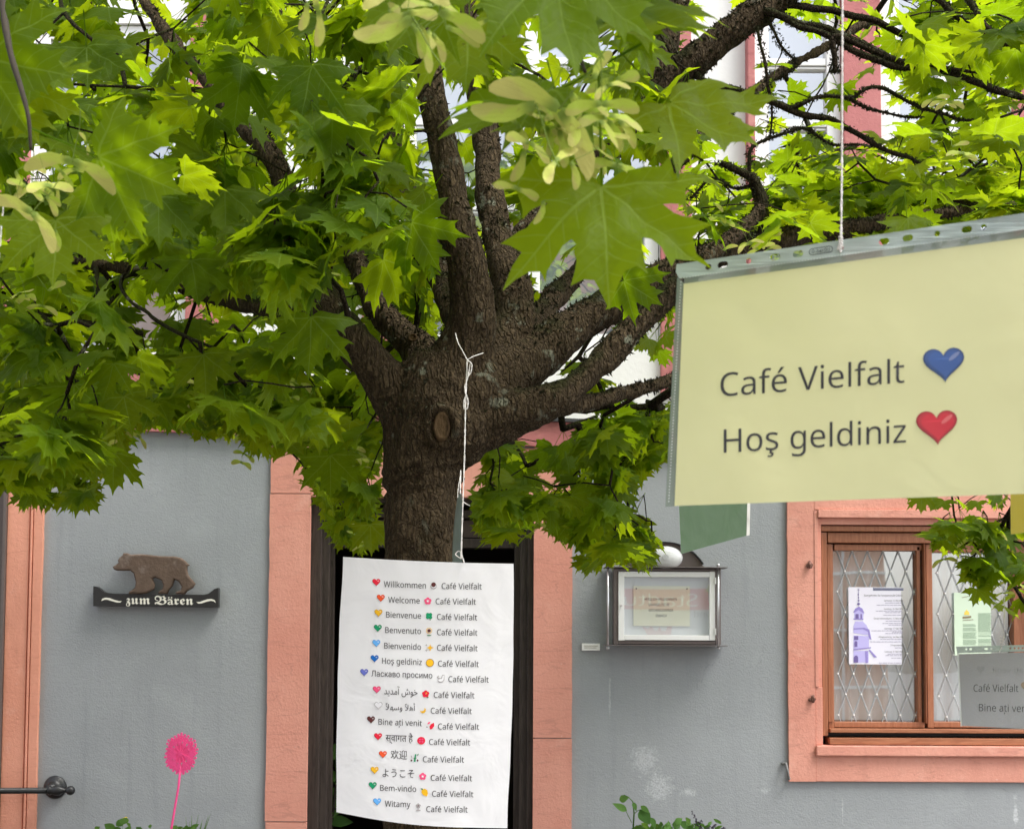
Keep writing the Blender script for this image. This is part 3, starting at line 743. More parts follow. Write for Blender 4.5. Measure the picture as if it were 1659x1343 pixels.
obj('door_frame', B(cb(263, 386, 325, 1124, .055, .082), cb(1238, 386, 1299, 1124, .055, .082), cb(325.3, 386, 1237.7, 447, .055, .082), cb(325.3, 1065, 1237.7, 1124, .055, .082), bevel=.0015), M['white'], NC)
obj('glass_pane', fsheet((960 + 324 / 6.717, 870 + 446 / 6.717), (960 + 1239 / 6.717, 870 + 1066 / 6.717), .069), M['case_glass'], NC)
for (x, y) in ((1297, 485), (1297, 1030)):
    obj('hinge', B(cb(x - 8, y - 35, x + 10, y + 35, .08, .088), bevel=.001), M['white'], NC)
bm = bmesh.new(); p = cf(292, 752); cyl_y(bm, (p.x, 0, p.z), .004, WALL - .08, WALL - .088, 14); obj('lock', bm, M['steel'], NC)
for xx in (168, 1367):
    bm = bmesh.new(); a = cf(xx, 305, .09); b = cf(xx, 1205, .09); tube(bm, [(a.x, WALL - .09, a.z), (a.x, WALL - .09, b.z)], .0042, 12); o_ = obj('rod', bm, M['steel'], NC, True)
    for q in (a, b):
        bm = bmesh.new(); sphere(bm, (a.x, WALL - .09, q.z), .0068); obj('ball_end', bm, M['steel'], NC, True)
arc = []; cc = (762, 550)
for k in range(25):
    an = math.radians(25 + 130 * k / 24); x = cc[0] + 475 * math.cos(an); y = cc[1] - 475 * math.sin(an)
    if y < 336: q = cf(x, y); arc.append((q.x, q.z))
q0 = cf(330, 336); q1 = cf(1194, 336)
bm = bmesh.new(); prism(bm, [(q1.x, q1.z)] + arc + [(q0.x, q0.z)], WALL - .004, WALL - .055); obj('arched_panel', bm, M['casegrey'], NC)
arc2 = [(x + (x - cf(762, 550).x) * .022, z + (z - cf(762, 550).z) * .022) for x, z in arc]
bm = bmesh.new(); ring = arc2 + arc[::-1]; prism(bm, ring, WALL - .003, WALL - .075); obj('arch_rim', bm, M['black'], NC)
p = cf(777, 235)
bm = bmesh.new(); sphere(bm, (p.x, WALL - .058, p.z), 1, 28, 16, (.065, .035, .046)); 
tl = NT('frosted_lamp_glass'); obj('lamp_cover', bm, tl.fin(tl.bsdf((.60, .61, .60), .22, tl.bump(tl.noise(tl.coords(), 160, 2), .4, .002), .6)), NC, True)
bm = bmesh.new(); cyl_y(bm, (p.x - .004, 0, p.z), .011, WALL - .086, WALL - .0945, 18); obj('lamp_button', bm, simple('ribbed_glass', (.45, .46, .45), .3, .4, 220, .6, 400), NC)
NS = thing('notice_sheet', 'cream welcome sheet pinned inside the glazed notice case', 'notice', cf(732, 970, .048))
obj('sheet', B(cb(430, 537, 1037, 970, .0555, .057)), M['cream'], NS)
for (x, y) in ((460, 567), (1006, 569)):
    bm = bmesh.new(); p = cf(x, y); cyl_y(bm, (p.x, 0, p.z), .0026, WALL - .057, WALL - .060, 10); obj('pin', bm, M['black'], NS)
nf = lambda x, y: cf(x, y, .0578)
for s, x0, x1, y in (('HERZLICH WILLKOMMEN', 568, 915, 688), ('EVANGELISCHE', 612, 835, 748), ('KIRCHENGEMEINDE', 612, 878, 808), ('ERBACH', 690, 803, 868)):
    put_text('lettering', s, nf, x0, x1, y, 27, M['black_ink'], NS)
# little white plate
LP = thing('bell_plate', 'tiny white name plate with black print on grey wall left of notice case', 'name plate', W(957, 1054))
obj('plate', B(((942.5, 1042), (971.5, 1053.5), .002, .012), bevel=.001), M['white'], LP)
obj('printed_lines', B(((946, 1045.5), (968, 1046.6), .0115, .0128), ((946, 1048.5), (966, 1049.6), .0115, .0128)), simple('worn_print', (.3, .28, .2), .7, .3, 40, 0), LP)
# shutter hooks and old hinge stubs
SH = thing('shutter_catch', 'small rusty iron shutter catch at the lower left corner of the window surround', 'shutter catch', W(1272, 1262))
bm = bmesh.new(); a = W(1271, 1236, .0); b = W(1275, 1260, .0)
tube(bm, [(a.x, WALL, a.z), (a.x, WALL - .03, a.z), (a.x + .006, WALL - .035, a.z - .03), (b.x, WALL - .035, b.z), (b.x + .008, WALL - .01, b.z)], .0045, 8); box(bm, a.x - .012, a.x + .008, WALL - .012, WALL + .002, a.z - .006, a.z + .004); obj('hook', bm, simple('grey_painted_iron', (.17, .17, .165), .7, .3, 40, .5), SH, True)
for k, (x, y, lab) in enumerate(((1310, 915, 'rusty stub of an old hinge pin high on the window stone'), (1315, 1131, 'rusty stub of an old hinge pin low on the window stone'))):
    HS = thing('hinge_stub', lab, 'hinge stub', W(x, y), 'old hinge stubs')
    bm = bmesh.new(); a = W(x, y); sphere(bm, (a.x, WALL - .022, a.z), .010, 10, 7, (.8, 1, 1.6)); sphere(bm, (a.x - .008, WALL - .018, a.z - .004), .008, 8, 6)
    tube(bm, [(a.x, WALL - .012, a.z), (a.x + .006, WALL - .03, a.z - .004)], .005, 6)
    for v in bm.verts: v.co += Vector((rng.uniform(-1, 1), rng.uniform(-1, 1), rng.uniform(-1, 1))) * .002
    obj('stub', bm, simple('flaking_iron', (.20, .095, .07), .8, .4, 60, .6), HS)

# ------------------------------------------------------------------ posters in the window
CP = thing('church_poster', 'lilac church tower poster with service times behind the left window pane', 'poster', W(1424, 1076, -.050))
PD = -.050
obj('sheet', B(((1380, 950), (1467.5, 1076.5), -.0512, PD)), M['lilac'], CP)
pf = lambda x, y: W(1350 + x / 8.393, 930 + y / 8.393, PD + .0006)
pf2 = lambda x, y: W(1350 + x / 8.393, 930 + y / 8.393, PD + .0010)
lil, lil2, lil3 = (.30, .25, .58), (.50, .46, .80), (.17, .13, .34)
def pol(nm, col, outs, f=pf):
    bm = bmesh.new()
    for o_ in outs: put_poly(bm, f, o_)
    obj(nm, bm, inkc(col), CP)
pol('tower_print', lil2, [[(275, 700), (300, 640), (400, 640), (450, 690), (485, 760), (490, 830), (275, 800)], [(285, 520), (300, 470), (350, 440), (400, 470), (415, 530), (400, 620), (285, 620)], [(275, 1040), (480, 1040), (480, 1200), (275, 1200)], [(275, 830), (485, 840), (485, 1010), (275, 1010)]])
pol('tower_print', lil, [[(270, 520), (300, 465), (350, 440), (395, 465), (425, 530), (395, 520), (345, 485), (300, 515)], [(275, 1015), (515, 990), (510, 1005), (275, 1035)], [(480, 1030), (500, 1025), (595, 1128), (555, 1130)], [(275, 600), (410, 600), (410, 620), (275, 615)], [(430, 1040), (470, 1040), (470, 1205), (440, 1205)], [(275, 735), (420, 725), (490, 750), (520, 890), (490, 880), (470, 780), (400, 745), (275, 752)]], pf2)
pol('tower_print', lil3, [[(305, 540), (345, 540), (345, 600), (305, 600)], [(372, 540), (388, 540), (388, 600), (372, 600)], [(280, 1200), (280, 1130), (300, 1105), (325, 1105), (338, 1130), (338, 1200)], [(290, 985), (290, 920), (308, 905), (328, 920), (328, 985)], [(285, 840), (340, 840), (340, 890), (285, 890)], ellipse(345, 403, 22, 14), ellipse(345, 358, 14, 9), ellipse(343, 318, 9, 9), ellipse(340, 275, 7, 16), [(325, 208), (360, 208), (360, 213), (325, 213)], [(341, 195), (345, 195), (347, 440), (343, 440)]], lambda x, y: W(1350 + x / 8.393, 930 + y / 8.393, PD + .0013))
bm = bmesh.new(); put_poly(bm, pf, [(540, 185), (955, 188), (955, 222), (540, 222)]); obj('title_bar', bm, inkc((.16, .17, .24)), CP)
put_text('lettering', 'Evangelische Kirchengemeinde Erbach', pf, 420, 942, 300, 24, M['black_ink'], CP)
for s, x0, y in (('Samstag, 12. Mai 2026', 690, 368), ('Sonntag, 10. Mai 2026', 690, 482), ('Christi Himmelfahrt, 14. Mai 2026', 552, 612), ('Sonntag, 17. Mai 2026', 695, 748), ('Pfingstsonntag, 24. Mai 2026', 618, 862), ('Pfingstmontag', 780, 976), ('Sonntag, 31. Mai 2026', 698, 1062)):
    put_text('lettering', s, pf, x0, 948, y, 21, M['black_ink'], CP)
bm = bmesh.new()
for x0, y in ((705, 390), (590, 420), (580, 500), (705, 520), (680, 555), (712, 636), (670, 668), (750, 690), (518, 768), (800, 785), (705, 805), (640, 884), (500, 918), (840, 1000), (740, 1085), (710, 1104), (790, 1138), (620, 1205)):
    x = x0
    while x < 930:
        x2 = min(945, x + rng.uniform(18, 60)); put_poly(bm, pf, [(x, y - 4), (x2, y - 4), (x2, y + 4), (x, y + 4)]); x = x2 + 7
obj('small_print', bm, inkc((.38, .36, .48)), CP)
GP = thing('mint_notice', 'pale green two column notice with bell drawing behind the right window pane', 'poster', W(1583, 1048, PD))
obj('sheet', B(((1552.6, 959), (1614, 1062), -.0512, PD)), M['mint'], GP)
gf = lambda x, y: W(1540 + x / 5.37, 940 + y / 5.37, PD + .0008)
bm = bmesh.new()
for (c0, c1) in ((108, 232), (240, 365)):
    y = 285 if c0 > 200 else 380
    while y < 560:
        if rng.random() < .83: put_poly(bm, gf, [(c0, y), (c1 - rng.uniform(0, 25), y), (c1 - rng.uniform(0, 25), y + 3.5), (c0, y + 3.5)])
        y += 8
obj('small_print', bm, inkc((.30, .42, .30)), GP)
bm = bmesh.new(); put_poly(bm, gf, [(118, 300), (122, 275), (140, 255), (160, 275), (165, 300)]); obj('bell_print', bm, inkc((.85, .62, .12)), GP)
bm = bmesh.new(); put_poly(bm, gf, [(105, 315), (180, 308), (180, 325), (105, 332)]); put_poly(bm, gf, [(105, 345), (200, 338), (200, 343), (105, 350)]); put_poly(bm, gf, [(98, 148), (160, 135), (160, 139), (98, 152)]); obj('ribbon_print', bm, inkc((.25, .2, .12)), GP)
print('house', len(bpy.data.objects))

# ------------------------------------------------------------------ handrail, garden stake, bed plants
HR = thing('handrail', 'black iron handrail ending in a round wall rosette and ball beside the orange stone', 'handrail', W(91, 1275))
bm = bmesh.new(); a = W(-420, 1283, .075); b = W(100, 1280, .075); tube(bm, [a, b], .0115, 16); obj('bar', bm, M['black'], HR, True)
bm = bmesh.new(); c = W(90, 1274.5)
prof = [(.0, .043), (.006, .044), (.012, .040), (.016, .030), (.022, .024), (.03, .018), (.075, .014)]
rings = [[bm.verts.new((c.x + r_ * math.cos(2 * math.pi * k / 32), WALL - y_, c.z + r_ * math.sin(2 * math.pi * k / 32))) for k in range(32)] for y_, r_ in prof]
for i in range(len(rings) - 1):
    for k in range(32): bm.faces.new((rings[i][k], rings[i][(k + 1) % 32], rings[i + 1][(k + 1) % 32], rings[i + 1][k]))
bm.faces.new(rings[-1]); bmesh.ops.recalc_face_normals(bm, faces=bm.faces[:]); obj('rosette', bm, M['black'], HR, True)
bm = bmesh.new(); cz = b.z; cy = b.y
pr = [(78, .0115), (79, .017), (82, .0175), (84, .0135), (90, .019), (97, .0185), (101, .012), (104, .0085), (107, .0075)]
tube(bm, [(W(x_, 1280, .075).x, cy, cz) for x_, _ in pr], [r_ for _, r_ in pr], 20); obj('collar', bm, M['black'], HR, True)
bm = bmesh.new(); sphere(bm, (W(114, 1280, .075).x, cy, cz), .0175, 20, 14); obj('ball_end', bm, M['black'], HR, True)

GS = thing('garden_stake', 'neon pink metal dandelion flower on a thin stalk in front of grey wall', 'garden ornament', P(277, 1420, 4.5))
YS = 4.5; c = P(293, 1220, YS)
bm = bmesh.new(); tube(bm, [P(293, 1240, YS), P(289, 1275, YS), P(283, 1310, YS), P(277, 1345, YS), P(268, 1440, YS)], .0042, 8); obj('stalk', bm, M['pinkmetal'], GS, True)
bm = bmesh.new()
fk = [0]
def flat(pts):
    fk[0] += 1; dy = fk[0] * .00002; prism(bm, [(p[0], p[1]) for p in pts], YS + .0015 + dy, YS - .0015 - dy)
flat(ellipse(c.x, c.z, .028, .032, 18))
for ringr, cnt, dr, ph in ((.053, 14, .0125, .2), (.043, 11, .0095, .0), (.030, 9, .005, .3)):
    for k in range(cnt):
        an = 2 * math.pi * k / cnt + ph; rr = ringr * rng.uniform(.78, 1.1)
        ex, ez = c.x + rr * .78 * math.cos(an), c.z + rr * 1.02 * math.sin(an)
        flat(ellipse(ex, ez, dr * rng.uniform(.75, 1.1), dr * rng.uniform(.8, 1.1), 9))
        dx, dz_ = ex - c.x, ez - c.z; L = math.hypot(dx, dz_); nx, nz = -dz_ / L * .0014, dx / L * .0014
        flat([(c.x - nx, c.z - nz), (ex - nx, ez - nz), (ex + nx, ez + nz), (c.x + nx, c.z + nz)])
        for q in range(3):
            a2 = an + (q - 1) * .8; fx, fz = ex + dr * 1.25 * math.cos(a2), ez + dr * 1.25 * math.sin(a2)
            flat(ellipse(fx, fz, dr * .38, dr * .38, 6))
obj('flower_head', bm, M['pinkmetal'], GS)

def blade_mesh(bm, base, tip, width, bend=.3, n=6, normal=None, fold=.15):
    """simple lens-shaped leaf from base to tip"""
    base, tip = Vector(base), Vector(tip); ax = tip - base; L = ax.length
    side = ax.cross(Vector((0, -1, .25)) if normal is None else Vector(normal))
    if side.length < 1e-5: side = Vector((1, 0, 0))
    side.normalize(); nrm = side.cross(ax).normalized(); rows = []
    uvl = bm.loops.layers.uv.get('leafuv') or bm.loops.layers.uv.new('leafuv')
    for i in range(n + 1):
        t = i / n; w_ = width * math.sin(math.pi * min(1, t ** .8)) * .5 + .0004
        cen = base + ax * t + nrm * (bend * L * math.sin(math.pi * t)) * .3
        rows.append((bm.verts.new(cen - side * w_ + nrm * w_ * fold), bm.verts.new(cen), bm.verts.new(cen + side * w_ + nrm * w_ * fold)))
    for i in range(n):
        for k in (0, 1):
            f_ = bm.faces.new((rows[i][k], rows[i][k + 1], rows[i + 1][k + 1], rows[i + 1][k]))
            for lp, uvv in zip(f_.loops, ((k - 1, i / n), (k, i / n), (k, (i + 1) / n), (k - 1, (i + 1) / n))): lp[uvl].uv = (uvv[0] * .5 + .2, uvv[1])
def leafobj(par, mat, *args, **kw):
    bm = bmesh.new(); blade_mesh(bm, *args, **kw); return obj('leaf', bm, mat, par, True)

SP = thing('sprouting_shrub', 'young shrub shoot with a few oval green leaves below the notice case', 'plant', P(1024, 1420, 4.4))
Ys = 4.4; q = lambda x, y, d=0: P(960 + x / 6.9125, 1260 + y / 6.9125, Ys + d)
bm = bmesh.new(); tube(bm, [q(455, 900), q(455, 560), q(465, 390), q(450, 260), q(400, 210), q(350, 185)], [.004, .0032, .0026, .002, .0015, .001], 6); tube(bm, [q(440, 500), q(400, 420), q(370, 360), q(340, 300)], .0012, 5); tube(bm, [q(465, 400), q(510, 360), q(545, 355)], .0012, 5)
obj('stem', bm, M['herbleaf'], SP, True)
for a_, b_, w_ in (((300, 245), (410, 215), .020), ((385, 365), (222, 283), .019), ((455, 270), (490, 370), .012), ((530, 350), (640, 520), .034), ((540, 310), (640, 390), .014), ((650, 440), (705, 560), .016)):
    leafobj(SP, M['glossyleaf'], q(*a_), q(*b_, -.02), w_ * 1.25)
def herb(name, label, cat, px, py, n, spread, size, hgt, mat, Yh=4.45, seed=3, group=None, w=.55):
    r = random.Random(seed); T = thing(name, label, cat, P(px, 1440, Yh), group)
    bm = bmesh.new(); tips = []
    for i in range(n):
        tx = px + r.uniform(-spread, spread); ty = py + r.uniform(0, hgt) + abs(tx - px) / spread * hgt * .4
        Yk = Yh + r.uniform(-.07, .07); base = P(px + (tx - px) * .4, 1450, Yk); tip = P(tx, ty, Yk); tips.append(tip)
        tube(bm, [base, (base + tip) / 2 + Vector((r.uniform(-.01, .01), 0, 0)), tip], [.002, .0015, .0008], 4)
    obj('stem', bm, M['herbleaf'], T, True)
    for tip in tips:
        for k in range(r.randint(3, 5)):
            an = r.uniform(0, 6.28); L = size * r.uniform(.6, 1.1); s0 = tip - Vector((0, 0, k * size * .35))
            leafobj(T, mat, s0, s0 + Vector((math.cos(an) * L, math.sin(an) * L * .7, r.uniform(-.25, .6) * L)), L * w)
    return T
T = herb('yellow_flower_plant', 'leafy plant with a single yellow bloom under the bear sign', 'plant', 190, 1330, 7, 36, .05, 26, M['herbleaf'], seed=5, w=.7)
bm = bmesh.new(); p = P(203, 1328, 4.43)
for k in range(5):
    an = k * 1.257; sphere(bm, p + Vector((math.cos(an) * .006, 0, math.sin(an) * .006)), .0055, 6, 4)
obj('petals', bm, M['petal'], T)
herb('ground_herb', 'small leafy herb right beside the pink flower stalk', 'plant', 240, 1332, 5, 12, .028, 16, M['herbleaf'], seed=8)
herb('ground_herb', 'broad low leaves just right of the pink flower stalk', 'plant', 300, 1334, 6, 22, .035, 14, M['herbleaf'], seed=9)
T = thing('grass_tuft', 'thin pointed grass blades right of the pink flower stalk', 'plant', P(325, 1440, 4.5))
for k in range(11):
    x = rng.uniform(296, 344); leafobj(T, M['herbleaf'], P(310 + rng.uniform(-8, 8), 1430, 4.5), P(x, 1317 + rng.uniform(0, 18), 4.5 + rng.uniform(-.05, .05)), .005, n=5)
herb('bed_plant', 'rounded herb with mid green leaves beside the sprouting shrub', 'plant', 1062, 1331, 9, 26, .035, 14, M['herbleaf'], seed=12, w=.8)
herb('bed_plant', 'tallest bushy green herb between shrub shoot and dark flower spikes', 'plant', 1100, 1326, 10, 26, .034, 14, M['glossyleaf'], seed=13, w=.75)
T = thing('spiky_plant', 'plant with thin dark purple flower spikes at the foot of the grey wall', 'plant', P(1135, 1440, 4.45))
bm = bmesh.new(); bm2 = bmesh.new()
for (x, y, bx) in ((1121, 1314, 1136), (1134, 1328, 1138), (1160, 1335, 1150), (1148, 1338, 1146), (1175, 1340, 1160)):
    a = P(bx, 1440, 4.45); b = P(x, y, 4.45); tube(bm, [a, P(bx, 1345, 4.45), b], [.002, .0013, .0006], 4)
    for k in range(16):
        pt = P(bx, 1345, 4.45).lerp(b, k / 15); sphere(bm2, pt + Vector((rng.uniform(-.006, .006), rng.uniform(-.006, .006), 0)), rng.uniform(.002, .004), 5, 3)
obj('stem', bm, M['twig'], T); obj('flower_spike', bm2, M['lavender'], T)
for k in range(14):
    an = rng.uniform(0, 6.28); b = P(rng.uniform(1122, 1170), 1340 + rng.uniform(-8, 8), 4.45); leafobj(T, M['herbleaf'], b, b + Vector((math.cos(an) * .025, math.sin(an) * .02, .012)), .010)
T = thing('hall_plant', 'dim leafy pot plant standing inside the dark doorway', 'plant', (X(525) * 1.12, 5.6, 0))
bm = bmesh.new(); tube(bm, [(X(525) * 1.12, 5.6, 0), (X(525) * 1.12, 5.6, .26)], [.09, .12], 16); obj('pot', bm, M['interior'], T, True)
for k in range(46):
    an = rng.uniform(0, 6.28); zz = rng.uniform(.45, 1.15); x0_ = X(528) * 1.12 + rng.uniform(-.06, .10)
    leafobj(T, M['herbleaf'], (x0_, 5.6, zz), (x0_ + math.cos(an) * .11, 5.6 + math.sin(an) * .11, zz + rng.uniform(-.05, .06)), .05, n=4)
bm = bmesh.new()
for k in range(5): tube(bm, [(X(525) * 1.12, 5.6, .25), (X(528) * 1.12 + .03 * (k - 2), 5.6, 1.1)], .005, 5)
obj('stem', bm, M['twig'], T)

# ------------------------------------------------------------------ hanging sheets
def grid_sheet(bm, f, TL, TR, BR, BL, nu=20, nv=14, edge=None):
    vs = []
    for j in range(nv + 1):
        t = j / nv; row = []
        for i in range(nu + 1):
            s = i / nu
            x = (1 - s) * ((1 - t) * TL[0] + t * BL[0]) + s * ((1 - t) * TR[0] + t * BR[0])
            y = (1 - s) * ((1 - t) * TL[1] + t * BL[1]) + s * ((1 - t) * TR[1] + t * BR[1])
            if edge: x, y = edge(s, t, x, y)
            row.append(bm.verts.new(f(x, y)))
        vs.append(row)
    for j in range(nv):
        for i in range(nu): bm.faces.new((vs[j][i], vs[j + 1][i], vs[j + 1][i + 1], vs[j][i + 1]))
def string(bm, pts, r):
    pts = smooth_path([tuple(p) for p in pts], 6); acc = 0
    for ph in (0, math.pi):
        out = []
        for i, p in enumerate(pts):
            p = Vector(p); seglen = 0 if i == 0 else (p - Vector(pts[i - 1])).length
            steps = max(1, int(seglen / (r * 4.5))) if i else 1
            for k in range(1, steps + 1):
                qv = p if i == 0 else Vector(pts[i - 1]).lerp(p, k / steps)
                acc2 = (i * 7.3 + k * 1.9); out.append(qv + Vector((math.cos(acc2 + ph), math.sin(acc2 + ph), 0)) * r * .45)
        tube(bm, out, r * .62, 5)

# white welcome poster in front of the trunk
PY = 2.19
def poster_y(px, py): 
    s = (px - 550) / 280; t = (py - 905) / 430
    return PY + .012 * (s - .5) ** 2 * 4 + .006 * math.sin(t * 2.6 + s * 1.5) - .010 * t + .0016 * mnoise.noise(Vector((s * 4, t * 5, 1))) + .0009 * mnoise.noise(Vector((s * 11 + t * 4, t * 9, 5)))
def psurf(off=0.0): return lambda px, py: P(px, py, poster_y(px, py) - off)
PO = thing('welcome_poster', 'large white paper poster of welcomes in many languages hanging before the trunk', 'poster', P(750, 912, PY))
def pedge(s, t, x, y):
    x += -3.5 * math.sin(math.pi * t) * (1 - s) + 2.5 * math.sin(math.pi * t * 1.3) * s + 1.2 * mnoise.noise(Vector((t * 6, s * 3, 0)))
    y += t * 10 * math.sin(math.pi * s) * (1 - s * .3) + (1 - t) * 2 * math.sin(math.pi * s)
    return x, y
bm = bmesh.new(); grid_sheet(bm, psurf(), (556, 902), (832, 913), (824, 1341), (545, 1315), 44, 60, pedge); obj('sheet', bm, M['paper'], PO, True)
bm = bmesh.new(); string(bm, [P(757, 583, 2.245), P(755.5, 620, 2.24), P(754, 662, 2.235), P(752.5, 740, 2.225), P(749, 840, 2.21), P(747, 905, 2.195)], .0014)
string(bm, [P(757, 583, 2.245), P(749, 568, 2.25), P(742, 555, 2.26), P(738, 540, 2.29)], .0010); string(bm, [P(757, 583, 2.245), P(768, 577, 2.25), P(783, 572, 2.28)], .0010)
string(bm, [P(762, 588, 2.24), P(758, 610, 2.238), P(753, 630, 2.236), P(758, 648, 2.235), P(757, 661, 2.235), P(752, 662, 2.235), P(752, 648, 2.235), P(756, 640, 2.235)], .0013)
string(bm, [P(758, 584, 2.24), P(764, 590, 2.238), P(763, 602, 2.238), P(757, 612, 2.238)], .0013)
string(bm, [P(747, 905, 2.195), P(738, 898, 2.20), P(745, 893, 2.20), P(752, 911, 2.19)], .0011)
obj('string', bm, M['string'], PO)
C = {'red': (.75, .02, .05), 'orange': (.82, .10, .03), 'gold': (.85, .48, .02), 'green': (.01, .30, .13), 'sky': (.13, .42, .85), 'blue': (.01, .14, .50), 'peri': (.14, .17, .55), 'pink': (.85, .09, .22), 'brown': (.11, .03, .03), 'white': (.8, .8, .82), 'black': (.03, .03, .035), 'grey': (.40, .38, .38), 'dkgreen': (.02, .2, .05)}
cx_ = lambda x: 500 + x / 2.9
cy_ = lambda y: 880 + y / 2.9
fp = psurf(.0006); fp2 = psurf(.0010); fp3 = psurf(.0014)
rows = [(318, 184, 'red', 'Willkommen', 353, 551, 205, 587, 198, 'coffee', 625, 813, 214),
        (339, 258, 'orange', 'Welcome', 374, 522, 278, 560, 271, 'flower', 597, 786, 286),
        (328, 328, 'gold', 'Bienvenue', 364, 528, 348, 566, 341, 'clover', 603, 792, 359),
        (325, 399, 'green', 'Benvenuto', 360, 528, 420, 566, 414, 'sunflower', 603, 793, 431),
        (318, 470, 'sky', 'Bienvenido', 355, 528, 494, 567, 490, 'sparkle', 603, 794, 504),
        (310, 542, 'blue', 'Hoş geldiniz', 345, 532, 565, 570, 561, 'disc', 608, 799, 578),
        (261, 607, 'peri', 'Ласкаво просимо', 295, 581, 624, 620, 635, 'dove', 657, 846, 651),
        (320, 688, 'pink', '\ufeaa\ufbfe\ufeaa\ufee3\ufe81 \ufeb5\ufeee\ufea7', 355, 512, 708, 550, 707, 'hibiscus', 588, 779, 725),
        (328, 762, 'outline', '\u064b\ufefc\ufeec\ufeb3\ufeed \u064b\ufefc\ufeeb\ufe83', 362, 500, 781, 539, 783, 'moon', 574, 766, 799),
        (293, 829, 'brown', 'Bine ați venit', 328, 532, 851, 571, 856, 'leaves', 608, 801, 873),
        (326, 908, 'red', 'स्वागत है', 362, 490, 928, 529, 926, 'ball', 566, 759, 946),
        (349, 992, 'orange', '欢迎', 386, 462, 1008, 498, 1007, 'bamboo', 537, 730, 1027),
        (310, 1066, 'gold', 'ようこそ', 347, 496, 1094, 536, 1094, 'flower', 574, 768, 1114),
        (301, 1138, 'green', 'Bem-vindo', 336, 505, 1161, 543, 1168, 'lemon', 580, 774, 1189),
        (322, 1214, 'sky', 'Witamy', 358, 478, 1235, 515, 1237, 'greyflower', 553, 747, 1261)]
